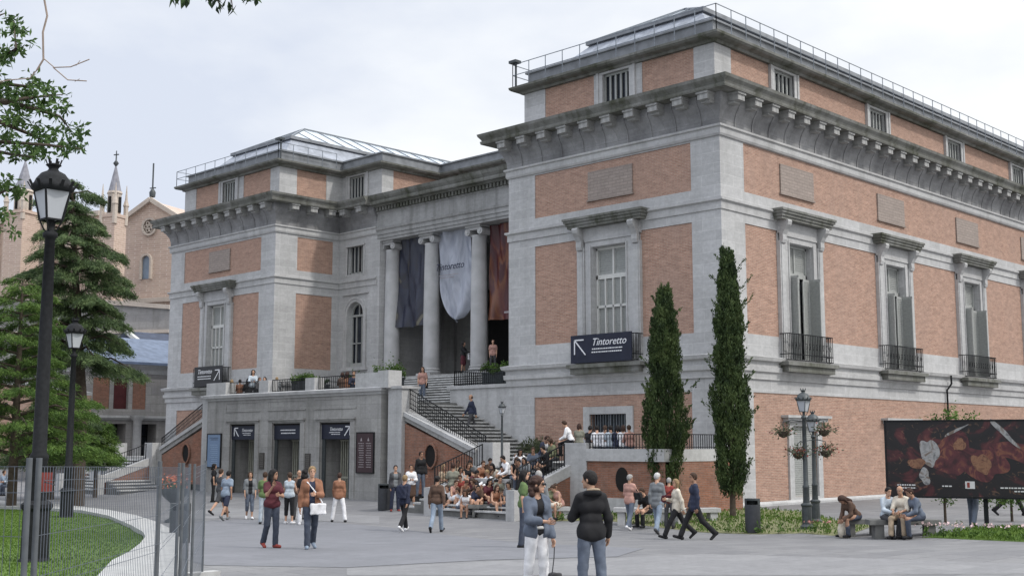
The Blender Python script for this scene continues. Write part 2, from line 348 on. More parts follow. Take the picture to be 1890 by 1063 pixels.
# modillions, one block each
mod_src = None
def modillion(W, u):
    global mod_src
    if mod_src is None:
        q = MB(); q.box(-.3, -.8, -.23, .23, 15.66, 15.96); q.box(-.3, -.85, -.27, .27, 15.88, 15.966); q.box(-.3, -.6, -.2, .2, 15.56, 15.67)
        mod_src = q.build('modillion', mat('bracket_stone', (.3,.3,.295), .85, .3, 4, bump=.3), None); o = mod_src
    else: o = mod_src.copy(); COL.objects.link(o)
    o.parent = cor; pl = museum.location
    if W.a == 'x': o.location = (W.c-pl.x, u-pl.y, -pl.z); o.rotation_euler = (0, 0, 0)
    else: o.location = (u-pl.x, W.c-pl.y, -pl.z); o.rotation_euler = (0, 0, math.pi/2)
for k in range(10): modillion(F1, 25.98+1.205*k)
for k in range(27): modillion(F2, FX+.35+1.2*k)
for k in range(10): modillion(WL, 56.0+1.2*k)
for k in range(3): modillion(WM, 38.95+1.27*k)
for u in (53.1, 54.6): modillion(WR, u)
# upright ribs that divide the hollow frieze under the brackets
for W, u0, n, st, s_ in ((F1, 26.58, 9, 1.205, 1), (F2, FX+.95, 26, 1.2, 1), (WL, 56.6, 9, 1.2, 1), (WM, 39.6, 2, 1.27, 1)):
    for k in range(n):
        q = MB(); u = u0+st*k; pr = [(0, 14.82), (.085, 14.82), (.11, 15.12), (.18, 15.36), (.31, 15.57), (.38, 15.7), (.38, 15.95), (0, 15.95)]
        a_ = Vector(W.P(u-.035, 0)); b_ = Vector(W.P(u+.035, 0)); q.poly([W.P(u-.035, z, d) for d, z in pr], b_-a_); q.build('frieze_rib', FRIEZE, cor)
# attic storey
AP = [(X2, SY+.5), (FX+.5, SY+.5), (FX+.5, 36.6), (43.15, 36.6), (43.15, 40.4), (47.7, 40.4), (47.7, 52.6), (43.15, 52.6), (43.15, LS+.5), (LX+.5, LS+.5), (LX+.5, 66.5), (X2, 66.5)]
A1, A2_, A3, A4, A5, A6, A7 = Wl('x', FX+.5), Wl('y', SY+.5), Wl('x', LX+.5), Wl('y', LS+.5), Wl('x', 43.15), Wl('y', 52.6), Wl('x', 47.7)
att = MB(); AZ0, AZ1 = 16.4, 18.34
def aw(c, h=.75): return (c-h, c+h, 16.5, 18.22, .25)
b1 = [(27.27, 29.88), (32.48, 35.33)]; grid(att, A1, SY+.5, 36.6, AZ0, AZ1, [(a, b, 16.42, 18.3, BR) for a, b in b1]+[aw(31.24)])
ax = [39.4]+[c for b in BAYS for c in (b-1.1, b+1.15)]+[X2-.1]; b2 = list(zip(ax[::2], ax[1::2]))
grid(att, A2_, FX+.5, X2, AZ0, AZ1, [(a, b, 16.42, 18.3, BR) for a, b in b2]+[aw(b, .78) for b in BAYS])
b3 = [(57.2, 59.96), (62.68, 65.2)]; grid(att, A3, LS+.5, 66.5, AZ0, AZ1, [(a, b, 16.42, 18.3, BR) for a, b in b3]+[aw(61.45, .68)])
grid(att, A4, LX+.5, 43.15, AZ0, AZ1, [(39.9, 42.0, 16.42, 18.3, BR)]); grid(att, A5, 52.6, LS+.5, AZ0, AZ1, [aw(54.82, .7)]); grid(att, A6, 43.15, 47.7, AZ0, AZ1, [(44.0, 47.66, 16.42, 18.3, BR)])
grid(att, A7, 40.4, 52.6, AZ0, AZ1, [(40.6, 52.56, 16.42, 18.3, BR)])
att.box(FX+.6, 43.2, 36.5, 36.6, AZ0, AZ1); att.box(43.15, 43.25, 36.6, 40.4, AZ0, AZ1); att.box(43.2, 47.7, 40.3, 40.4, AZ0, AZ1)
att.build('attic_wall', STONE, museum)
for W, rs in ((A1, b1), (A2_, b2), (A3, b3), (A4, [(39.9, 42.0)]), (A6, [(44.0, 47.66)]), (A7, [(40.6, 52.56)])):
    bricks(W, [(a, b, 16.42, 18.3) for a, b in rs])
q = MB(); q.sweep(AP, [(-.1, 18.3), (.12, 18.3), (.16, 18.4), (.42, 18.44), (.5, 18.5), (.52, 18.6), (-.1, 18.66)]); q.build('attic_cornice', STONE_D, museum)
q = MB(); q.sweep(AP, [(-.45, 18.6), (-.12, 18.6), (-.12, 19.22), (-.02, 19.24), (-.02, 19.32), (-.45, 19.34)]); q.build('roof_gutter_parapet', LEAD, museum)
# attic windows
def attic_window(W, c, h=.75):
    q = MB()
    for s in (-1, 1): slab(q, W, c+s*h, c+s*(h+.33), 16.4, 18.3, -.04, .06); slab(q, W, c+s*(h+.2), c+s*(h+.33), 16.4, 18.3, .06, .1)
    slab(q, W, c-h, c+h, 18.2, 18.3, -.04, .06)
    w = q.build('attic_window', TRIM, museum)
    q = MB(); slab(q, W, c-h, c+h, 16.5, 18.22, -.22, -.24); q.build('pane', GLASSD, w)
    q = MB()
    for k in range(6): u = c-h+k*2*h/5; slab(q, W, u-.045, u+.045, 16.5, 18.2, -.12, -.18)
    slab(q, W, c-h, c+h, 18.12, 18.22, -.1, -.18); q.build('bars', WOODP, w)
attic_window(A1, 31.24, .72); attic_window(A3, 61.45, .68); attic_window(A5, 54.82, .7)
for b in BAYS[:4]: attic_window(A2_, b, .78)
# tall balconied windows
def louvre(q, W, u0, u1, z0, z1, d, fr=.05, pitch=.085):
    slab(q, W, u0, u0+fr, z0, z1, d, d-.05); slab(q, W, u1-fr, u1, z0, z1, d, d-.05)
    slab(q, W, u0, u1, z0, z0+fr*1.6, d-.003, d-.048); slab(q, W, u0, u1, z1-fr*1.6, z1, d-.003, d-.048)
    slab(q, W, u0+.01, u1-.01, z0+.01, z1-.01, d-.03, d-.04)
    z = z0+fr*1.8
    while z < z1-fr*2: slab(q, W, u0+fr, u1-fr, z, z+pitch*.55, d-.008, d-.032); z += pitch
def tall_window(W, c, closed):
    q = MB()
    for s in (-1, 1):
        slab(q, W, c+s*1.27, c+s*1.67, 5.9, 10.75, -.05, .13); slab(q, W, c+s*1.34, c+s*1.6, 6.3, 10.6, .13, .16)
        slab(q, W, c+s*.93, c+s*1.25, 5.9, 11.0, -.05, .08); slab(q, W, c+s*.93, c+s*1.0, 5.95, 10.8, .08, .12)
    slab(q, W, c-.92, c+.92, 10.75, 11.0, -.05, .08); slab(q, W, c-1.25, c+1.25, 10.98, 11.06, -.05, .13); slab(q, W, c-1.66, c+1.66, 11.06, 11.56, -.05, .1)
    w = q.build('window', TRIM, museum)
    for s in (-1, 1):     # scrolled consoles
        q = MB(); u0, u1 = c+s*1.33, c+s*1.62
        pr = [(0, 10.62), (.13, 10.66), (.17, 10.8), (.16, 11.0), (.26, 11.2), (.4, 11.36), (.44, 11.5), (.4, 11.57), (0, 11.57)]
        pts = [W.P(u0, z, d+.08) for d, z in pr]; a = Vector(W.P(u1, 0))-Vector(W.P(u0, 0)); q.poly(pts, a)
        q.build('console', TRIM, w)
    q = MB(); P = [W.P(c+2.0-.42, 0), W.P(c-2.0+.42, 0)] if W.a == 'y' else [W.P(c-2.0+.42, 0), W.P(c+2.0-.42, 0)]
    e = .42
    for d0, z0, z1 in ((.5, 11.57, 11.68), (.56, 11.68, 11.8), (.63, 11.8, 11.9), (.68, 11.9, 11.99)):
        slab(q, W, c-1.5-d0*.9, c+1.5+d0*.9, z0, z1, -.05, d0*.86)
    q.build('hood', STONE_D, w)
    q = MB(); slab(q, W, c-.9, c+.9, 5.9, 10.72, -.42, -.46); q.build('pane', GLASSD, w)
    q = MB(); slab(q, W, c-.9, c+.9, 9.4, 9.58, -.22, -.4)
    for s in (-1, 1): slab(q, W, c+s*.82, c+s*.9, 5.9, 10.7, -.22, -.4)
    slab(q, W, c-.9, c+.9, 10.62, 10.72, -.22, -.4); slab(q, W, c-.045, c+.045, 9.5, 10.7, -.24, -.38)
    if closed:
        for k in range(5): slab(q, W, c-.82+k*.41-.03, c-.82+k*.41+.03, 5.9, 9.4, -.2, -.3)
        slab(q, W, c-.85, c+.85, 8.2, 8.3, -.2, -.28); slab(q, W, c-.85, c+.85, 6.9, 7.0, -.2, -.28)
    else:
        for u in (c-.3, c+.3): slab(q, W, u-.06, u+.06, 5.9, 9.4, -.24, -.34)
        slab(q, W, c-.3, c+.3, 8.9, 9.0, -.24, -.34)
    q.build('frame', WOODW if closed else WOODP, w)
    for u0 in (c-.82, c+.04):
        q = MB(); louvre(q, W, u0, u0+.78, 9.6, 10.62, -.3); q.build('blind', WOODP, w)
    if closed:
        for k in range(4):
            q = MB(); u0 = c-.82+k*.41+.03; louvre(q, W, u0, u0+.35, 5.95, 9.38, -.28, .035); q.build('shutter', WOODP, w)
    else:
        for s, off in ((-1, .1), (1, .1)):      # leaves folded open against the jambs, standing out of the opening
            q = MB()
            u = c+s*.86; V = Wl('y' if W.a == 'x' else 'x', u)
            base = W.c
            lo, hi = base-.42, base+.12
            louvre(q, V, lo, hi, 6.0, 9.38, .02, .06); q.build('shutter', WOODP, w)
        q = MB(); louvre(q, W, c+.36, c+.84, 6.0, 9.38, -.08, .06); q.build('shutter', WOODP, w)
    # balcony
    q = MB(); slab(q, W, c-1.95, c+1.95, 5.72, 5.87, -.05, .55); slab(q, W, c-1.8, c+1.8, 5.47, 5.72, -.05, .45)
    bal = q.build('balcony', STONE_D, museum)
    q = MB()
    for z in (5.93, 6.16, 6.97):
        slab(q, W, c-1.68, c+1.68, z, z+.035, .42, .46)
        for s in (-1, 1): slab(q, W, c+s*1.68, c+s*1.645, z, z+.035, 0.0, .42)
    n = 25
    for k in range(n+1): u = c-1.665+k*3.33/n; slab(q, W, u-.01, u+.01, 5.93, 6.98, .43, .45)
    for s in (-1, 1):
        for k in range(4): slab(q, W, c+s*1.67, c+s*1.65, 5.93, 6.98, .05+k*.1, .07+k*.1)
    for k in range(12):   # little scrolls between the bars
        u = c-1.5+k*3.0/11; pts = [W.P(u+.07*math.cos(t)*(1-t/14), 6.5+.16*math.sin(t)*(1-t/14), .44) for t in np.linspace(0, 7, 9)]; q.tube(pts, .009, 4, False)
    q.build('railing', IRON, bal)
tall_window(F1, 31.3, True); tall_window(WL, 61.58, True)
for b in BAYS[:4]: tall_window(F2, b, False)
# plaques
for W, u0, u1 in ((F1, 30.05, 32.42), (WL, 60.38, 62.6))+tuple((F2, b-1.3, b+1.28) for b in BAYS[:4]):
    q = MB(); slab(q, W, u0, u1, 12.76, 13.96, -.05, .03); slab(q, W, u0-.05, u1+.05, 12.7, 12.76, -.05, .06); q.build('plaque', _mc.setdefault('pl', masonry('plaque_stone', (.33,.28,.25), (.28,.24,.215), (.24,.2,.18), .4, .13, .02, .4, .2, (.26,.22,.2))), museum)
# ground-floor windows
def low_window(W, c, z0, z1, hw, cap):
    q = MB()
    for s in (-1, 1): slab(q, W, c+s*hw, c+s*(hw+.34), z0-.25, z1+.3, -.05, .05)
    slab(q, W, c-hw, c+hw, z1, z1+.3, -.05, .05); slab(q, W, c-hw, c+hw, z0-.25, z0, -.05, .05)
    if cap: slab(q, W, c-hw-.75, c+hw+.75, z1+.32, z1+.42, -.05, .3); slab(q, W, c-hw-.6, c+hw+.6, z1+.18, z1+.32, -.05, .2)
    w = q.build('ground_floor_window', TRIM, museum)
    if cap: q = MB(); louvre(q, W, c-hw, c-.01, z0, z1, -.12, .06); louvre(q, W, c+.01, c+hw, z0, z1, -.12, .06); q.build('shutter', WOODP, w)
    else:
        q = MB(); slab(q, W, c-hw, c+hw, z0, z1, -.3, -.34); q.build('pane', GLASSD, w)
        q = MB()
        for k in range(14): u = c-hw+.05+k*(2*hw-.1)/13; slab(q, W, u-.012, u+.012, z0, z1, -.1, -.13)
        slab(q, W, c-.08, c-.04, z0, z1, -.06, -.1); slab(q, W, c-hw, c+hw, z0+.5, z0+.53, -.09, -.14); q.build('grille', GALV, w)
low_window(F1, 31.46, 2.5, 3.84, .96, False); low_window(WL, 61.65, 2.4, 3.84, .95, False)
for b in BAYS[:4]: low_window(F2, b, .55, 3.35, .93, True)
# recess windows
q = MB(); slab(q, WR, 53.4, 55.14, 13.9, 14.0, -.05, .1); slab(q, WR, 53.4, 53.54, 12.2, 13.93, -.05, .04); slab(q, WR, 55.0, 55.14, 12.2, 13.93, -.05, .04)
w = q.build('square_window', TRIM, museum); q = MB(); slab(q, WR, 53.54, 55.0, 12.3, 13.93, -.36, -.39); q.build('pane', GLASSD, w)
q = MB()
for k in range(5): u = 53.6+k*.34; slab(q, WR, u-.035, u+.035, 12.3, 13.9, -.2, -.26)
slab(q, WR, 53.54, 55, 12.3, 12.42, -.2, -.3); q.build('bars', WOODP, w)
q = MB()
def ring(q, r0, r1, d0, d1, z0):
    n = 16; T = np.linspace(0, math.pi, n+1)
    for a, b in zip(T, T[1:]):
        q.add([WR.P(ac+r*math.cos(t), az+r*math.sin(t), d) for d in (d0, d1) for r, t in ((r0, a), (r1, a), (r1, b), (r0, b))], [(0,1,2,3), (7,6,5,4), (0,4,5,1), (2,6,7,3), (0,3,7,4), (1,5,6,2)])
    for s in (-1, 1): slab(q, WR, ac+s*r0, ac+s*r1, z0, az, d0, d1)
ring(q, .73, 1.0, -.05, .06, 6.95); ring(q, .9, 1.02, .06, .1, 6.95); slab(q, WR, 53.05, 55.3, 6.75, 6.95, -.05, .16); slab(q, WR, 53.0, 55.35, 11.1, 11.2, -.05, .1)
w = q.build('arched_window', TRIM, museum); q = MB(); slab(q, WR, 53.4, 54.96, 6.9, 10.7, -.42, -.44); q.build('pane', GLASSD, w)
q = MB(); ring(q, .6, .72, -.25, -.35, 6.95)
for u in (ac-.25, ac+.25): slab(q, WR, u-.03, u+.03, 6.95, 9.9, -.26, -.33)
slab(q, WR, ac-.7, ac+.7, 9.85, 9.97, -.24, -.34); slab(q, WR, ac-.7, ac+.7, 8.3, 8.36, -.26, -.33); slab(q, WR, ac-.03, ac+.03, 9.9, 10.6, -.26, -.33); slab(q, WR, ac-.7, ac+.7, 6.95, 7.2, -.2, -.34)
q.build('frame', WOODP, w)
# portico
q = MB(); EP = [(RX+.02, 37.1), (RX+.02, 52.3)]
q.sweep(EP, [(-1.5, 13.95), (.0, 13.95), (.0, 14.1), (.05, 14.1), (.05, 14.3), (.1, 14.3), (.1, 14.5), (.17, 14.56), (.2, 14.68), (.08, 14.7), (.06, 15.5), (.14, 15.56), (.14, 15.6), (-1.5, 15.6)])
q.build('entablature', ENT, museum)
q = MB(); y = 37.15
while y < 52.2: q.box(RX-.3, RX+.02, y, y+.14, 15.6, 15.82); y += .26
q.build('dentil_course', STONE_D, museum)
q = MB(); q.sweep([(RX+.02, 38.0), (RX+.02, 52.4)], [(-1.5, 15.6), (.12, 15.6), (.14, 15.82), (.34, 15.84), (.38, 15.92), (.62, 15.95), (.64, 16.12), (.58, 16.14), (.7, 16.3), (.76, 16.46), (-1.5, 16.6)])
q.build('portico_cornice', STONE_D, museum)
q = MB(); q.box(47.4, 47.8, 37.1, 52.4, 4.4, 14.2); q.box(43, 47.4, 37.1, 52.4, 13.96, 14.3); q.box(43.8, 47.4, 52.15, 52.3, 4.5, 14)
q.box(43.8, 47.3, 37.12, 37.3, 4.5, 14)
for y in (51.2, 48.6, 44.2, 41.2): q.box(47.2, 47.42, y-.4, y+.4, 6.2, 13.96)
q.build('porch_wall', STONE_T, museum)
q = MB(); q.box(47.1, 47.3, 44.9, 47.9, 6.25, 11.2); q.build('porch_doorway', DARK, museum)
q = MB(); q.box(42.45, 47.4, 37.15, 52.3, 5.6, 6.24); q.build('porch_floor', STEP, museum)
for y in (51.72, 48.42, 44.72, 41.02):
    x = 43.3; q = MB(); q.lathe((x, y, 6.24), [(.43, .3), (.45, .36), (.445, 1.5), (.44, 3), (.42, 5), (.385, 7.1), (.41, 7.14), (.41, 7.2)], 24)
    cb = q.build('column', COLM, museum)
    q = MB(); q.box(x-.58, x+.58, y-.58, y+.58, 6.24, 6.38); q.lathe((x, y, 6.38), [(.52, 0), (.56, .04), (.55, .1), (.48, .13), (.47, .17), (.51, .2), (.5, .24), (.44, .28)], 24); q.build('base', TRIM, cb)
    q = MB(); q.box(x-.5, x+.5, y-.56, y+.56, 13.84, 13.97); q.box(x-.42, x+.42, y-.45, y+.45, 13.7, 13.84)
    for s in (-1, 1):
        for r, w_ in ((.19, .44), (.1, .48)):
            q.tube([(x-w_, y+s*.47, 13.62), (x+w_, y+s*.47, 13.62)], r, 14)
    q.build('capital', TRIM, cb)
# roofs
def hip(y0, y1, yr, x0, lx, zb=19.1):
    yl0, yl1 = yr-3.0, yr+3.0; q = MB(); XR = X2-.3
    A = [(XR, y0, zb), (x0, y0, zb), (x0, y1, zb), (XR, y1, zb)]; B = [(XR, yl0, 20.7), (lx, yl0, 20.7), (lx, yl1, 20.7), (XR, yl1, 20.7)]
    q.add(A+B, [(0, 1, 5, 4), (1, 2, 6, 5), (2, 3, 7, 6), (4, 5, 6, 7)]); rf = q.build('roof', SLATE, museum)
    q = MB(); e = .25
    q.add([(XR, yl0-e, 20.62), (lx-e, yl0-e, 20.62), (lx-e, yl1+e, 20.62), (XR, yl1+e, 20.62), (XR, yl0-e, 20.8), (lx-e, yl0-e, 20.8), (lx-e, yl1+e, 20.8), (XR, yl1+e, 20.8)], [(0,1,5,4), (1,2,6,5), (2,3,7,6), (4,5,6,7), (0,3,2,1)]); q.build('lantern_curb', LEAD, rf)
    q = MB(); q.add([(XR, yl0, 20.82), (lx, yl0, 20.82), (lx, yl1, 20.82), (XR, yl1, 20.82), (lx+3, yr, 22.35), (XR, yr, 22.35)], [(0, 1, 4, 5), (1, 2, 4), (2, 3, 5, 4)]); q.build('skylight', SKYL, rf)
    q = MB(); q.bar((lx, yl0, 20.84), (lx+3, yr, 22.37), .1); q.bar((lx, yl1, 20.84), (lx+3, yr, 22.37), .1); q.bar((lx+3, yr, 22.38), (XR, yr, 22.38), .1)
    x = lx+1.5
    while x < XR: q.bar((x, yl0, 20.84), (max(x, lx+1) if x > lx+3 else x, yr if x > lx+3 else yl0+(x-lx), 22.37 if x > lx+3 else 20.84+1.5*(x-lx)/3), .06); x += 1.3
    y = yl0+1
    while y < yl1-.5: t = min((y-yl0), (yl1-y))/3; q.bar((lx, y, 20.84), (lx+3*t, y, 20.84+1.52*t), .06); y += 1
    q.build('glazing_bars', GALV, rf)
hip(26.9, 36.0, 31.4, 38.9, 40.5); hip(56.9, 66.0, 61.4, 39.35, 40.95)
q = MB(); q.box(48.0, X2-.4, 36.3, 56.5, 18.7, 18.9); q.box(44, X2-.4, 36.0, 40.6, 18.7, 18.9); q.box(43.5, 48.1, 52.8, 57, 18.7, 18.9); q.box(42.5, 48, 36.7, 52.6, 16.3, 16.42); q.build('flat_roof', LEAD, museum)
def roof_rail(path, base, step=1.05, h=1.05):
    q = MB()
    for a, b in zip(path, path[1:]):
        a, b = Vector(a), Vector(b); L = (b-a).length; n = max(1, round(L/step))
        for k in range(n+1): p = a.lerp(b, k/n); q.bar((p.x, p.y, base), (p.x, p.y, base+h), .028)
        for z in (base+h, base+h*.52): q.bar((a.x, a.y, z), (b.x, b.y, z), .028)
    return q.build('roof_railing', GALV, museum)
roof_rail([(X2, 25.88), (37.85, 25.88), (37.85, 36.95), (41.5, 36.95)], 18.62)
roof_rail([(42.4, 55.9), (38.3, 55.9), (38.3, 66.9), (41.5, 66.9)], 18.62, h=.95)
for x, y in ((37.9, 36.8), (38.5, 55.95)):
    q = MB(); q.bar((x, y, 18.6), (x, y, 19.75), .07); q.box(x-.25, x+.12, y-.22, y+.22, 19.7, 19.82); q.build('floodlight', IRONG, museum)
q = MB(); q.tube([(56.3, SY-.33, 5.9), (56.3, SY-.33, 5.5), (56.3, SY-.1, 5.2), (56.3, SY-.08, .4)], .05, 6); q.build('drainpipe', IRON, museum)
# ------------------------------------------------------------------ ground
def gmesh(name, xs, ys, m, dz=0, kind='structure'):
    q = MB(); nx, ny = len(xs), len(ys)
    vs = [(x, y, gz(x, y)+dz) for x in xs for y in ys]; fs = [(i*ny+j, (i+1)*ny+j, (i+1)*ny+j+1, i*ny+j+1) for i in range(nx-1) for j in range(ny-1)]
    q.add(vs, fs, True); return q.build(name, m, None, kind)
xs = [-60, -20, -5]+list(np.arange(0, 45, .75))+[48, 60, 90, 150, 300, 800]; ys = [-200, -60, -20, -5]+list(np.arange(0, 60, .75))+[64, 75, 90, 130, 200, 400, 900]
gmesh('plaza_pavement', xs, ys, PAVE)
def inpoly(x, y, P):
    c = False; j = len(P)-1
    for i in range(len(P)):
        if (P[i][1] > y) != (P[j][1] > y) and x < (P[j][0]-P[i][0])*(y-P[i][1])/(P[j][1]-P[i][1])+P[i][0]: c = not c
        j = i
    return c
def drape(name, P, m, dz, step=.6, kind='structure', build=True):
    """a thin sheet cut to polygon P that follows the ground"""
    bm = bmesh.new(); vs = [bm.verts.new((p[0], p[1], 0)) for p in P]; bm.faces.new(vs)
    x0, x1 = min(p[0] for p in P), max(p[0] for p in P); y0, y1 = min(p[1] for p in P), max(p[1] for p in P)
    for v in np.arange(x0+step, x1, step): bmesh.ops.bisect_plane(bm, geom=bm.verts[:]+bm.edges[:]+bm.faces[:], plane_co=(v, 0, 0), plane_no=(1, 0, 0))
    for v in np.arange(y0+step, y1, step): bmesh.ops.bisect_plane(bm, geom=bm.verts[:]+bm.edges[:]+bm.faces[:], plane_co=(0, v, 0), plane_no=(0, 1, 0))
    bm.verts.ensure_lookup_table(); q = MB(); q.add([(v.co.x, v.co.y, gz(v.co.x, v.co.y)+dz) for v in bm.verts], [tuple(w.index for w in f.verts) for f in bm.faces], True); bm.free()
    return q.build(name, m, None, kind)
PAVED = masonry('dark_paving', (.18,.183,.2), (.158,.162,.176), (.128,.13,.142), 1.0, .5, .004, .3, 0, (.135,.138,.15), bump=.1, rough=.75, flat=True, mott=.07, gum=True)
PAVEL = masonry('pale_paving', (.22,.22,.225), (.19,.19,.197), (.14,.14,.148), 1.2, .6, .006, .3, 0, (.2,.2,.21), bump=.12, rough=.75, flat=True)
dk = [at(*p)[:2] for p in [(330, 990), (360, 962), (440, 958), (600, 963), (720, 973), (860, 990), (985, 1003), (1190, 1012), (1140, 1027), (900, 1033), (640, 1047), (380, 1043), (335, 1030)]]
drape('dark_plaza_paving', dk, PAVED, .006)
pl1 = [at(*p)[:2] for p in [(330, 946), (400, 936), (700, 952), (700, 966), (600, 961), (440, 955), (335, 957)]]
drape('pale_paving_band', pl1, PAVEL, .003)
pl2 = [at(*p)[:2] for p in [(640, 1049), (900, 1035), (1140, 1029), (1300, 1022), (1600, 1030), (1900, 1040), (1900, 1058), (1500, 1061), (640, 1061)]]
drape('pale_paving_strip', pl2, PAVEL, .003)
# ------------------------------------------------------------------ entrance terrace and its two flights of stairs
T = 32.9; stair = thing('entrance_terrace', (T, 46.5, .2), 'grey granite entrance terrace with three doorways and flights of steps on both sides', 'staircase')
TW = Wl('x', T)
q = MB(); DR = [(42.0, 44.2), (45.68, 47.9), (49.33, 51.5)]
grid(q, TW, 39.95, 53.65, -.2, 4.75, [(a, b, -.1, 3.58, .7) for a, b in DR]+[(a-.38, b+.45, 4.22, 4.6, .03) for a, b in DR])
q.add([(T, 39.95, -.2), (T+.72, 39.95, -.2), (T+.72, 39.95, 4.75), (T, 39.95, 4.75)], [(0, 1, 2, 3)]); q.add([(T, 53.65, -.2), (T+.72, 53.65, -.2), (T+.72, 53.65, 4.75), (T, 53.65, 4.75)], [(0, 1, 2, 3)]); q.box(T+.02, T+.7, 39.97, 53.63, 3.75, 4.74)
for a, b in DR: slab(q, TW, a-.38, b+.45, 4.22, 4.6, -.03, -.2)
for a, b in DR: q.box(T+.7, T+2.2, a-.3, a-.0, -.1, 3.7); q.box(T+.7, T+2.2, b, b+.3, -.1, 3.7)
q.build('terrace_wall', STONE_T, stair)
q = MB(); q.sweep([(T+.72, 39.95), (T, 39.95), (T, 53.65), (T+.72, 53.65)], [(-.3, 4.75), (.05, 4.75), (.07, 4.85), (.16, 4.88), (.18, 5.02), (.1, 5.06), (-.3, 5.06)])
q.build('terrace_coping', TRIM, stair)
q = MB(); q.box(T+.72, 38.38, 40.62, 52.38, 4.2, 4.5); q.build('terrace_floor', STEP, stair)
for y0, y1, z in ((51.95, 53.72, 5.66), (48.29, 49.07, 5.64), (44.64, 45.34, 5.62), (40.052, 41.68, 5.68)): q = MB(); q.box(T-.05, T+.5, y0, y1, 5.06, z); q.build('parapet_pier', TRIM, stair)
q = MB(); q.box(T-.12, T+.62, 39.35, 40.05, 5.0, 5.74); q.build('parapet_pier', TRIM, stair)
q = MB()
for a, b in DR:
    slab(q, TW, a-.35, b+.35, 3.72, 3.8, -.05, .12); slab(q, TW, a-.28, b+.28, 3.64, 3.72, -.05, .07)
    for u, v in ((a-.32, a), (b, b+.32)): slab(q, TW, u, v, 0.2, 3.64, -.02, .045)
    slab(q, TW, a-.38, b+.45, 4.18, 4.23, -.02, .035)
q.build('doorway_surround', STONE_T, stair)
def bars(name, pts, h, parent, step=.13, r=.02, m=IRON, mids=()):
    q = MB()
    for a, b in zip(pts, pts[1:]):
        a, b = Vector(a), Vector(b); n = max(2, int((b-a).length/step)); H = Vector((0, 0, h))
        for k in range(n+1): p = a.lerp(b, k/n); w = r*(1.8 if k in (0, n) else 1); q.bar(p, p+H*(1.04 if k in (0, n) else 1), w)
        q.bar(a+H, b+H, r*2.2, r*1.6); q.bar(a+Vector((0, 0, .06)), b+Vector((0, 0, .06)), r*1.3)
        for f in mids: q.bar(a+H*f, b+H*f, r)
    return q.build(name, m, parent)
for a, b in ((49.07, 51.95), (45.34, 48.29), (41.68, 44.64)): bars('railing', [(T+.2, a, 5.06), (T+.2, b, 5.06)], .58, stair)
for a, b in DR:
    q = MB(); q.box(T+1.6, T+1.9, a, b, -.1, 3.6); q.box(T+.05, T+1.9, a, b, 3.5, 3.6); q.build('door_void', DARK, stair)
    c = (a+b)/2; w = (b-a); q = MB()
    q.box(T+.12, T+.2, a, a+.28, .15, 3.58); q.box(T+.12, T+.2, b-.2, b, .15, 3.58); q.build('door_jamb', IRONG, stair)
    q = MB(); u = a+.5
    while u < b-.55: q.bar((T+.75, u, .15), (T+.75, u, 2.82), .05); u += .155
    q.box(T+.73, T+.78, a+.45, b-.5, 1.12, 1.2); q.box(T+.73, T+.78, a+.45, b-.5, 2.76, 2.82)
    q.build('door_gate', mat('olive_gate_paint', (.3,.3,.25), .6, .15, 9), stair)
def treads(q, ax, lo, hi, start, dirn, run, z0, rise, n, zb=0, nose=.07, e=None):
    """n treads going down from z0; ax is the walking axis, (lo, hi) the width; q takes the bodies, e the projecting tread slabs"""
    for k in range(n):
        a = start+dirn*run*k; b = start+dirn*run*(k+1); z = z0-rise*k; c = b+dirn*nose
        for m_, p0, p1, za, zt in ((q, a, b, zb, z-.06), (e, a, c, z-.06, z)):
            if ax == 'y': m_.box(lo, hi, p0, p1, za, zt)
            else: m_.box(p0, p1, lo, hi, za, zt)
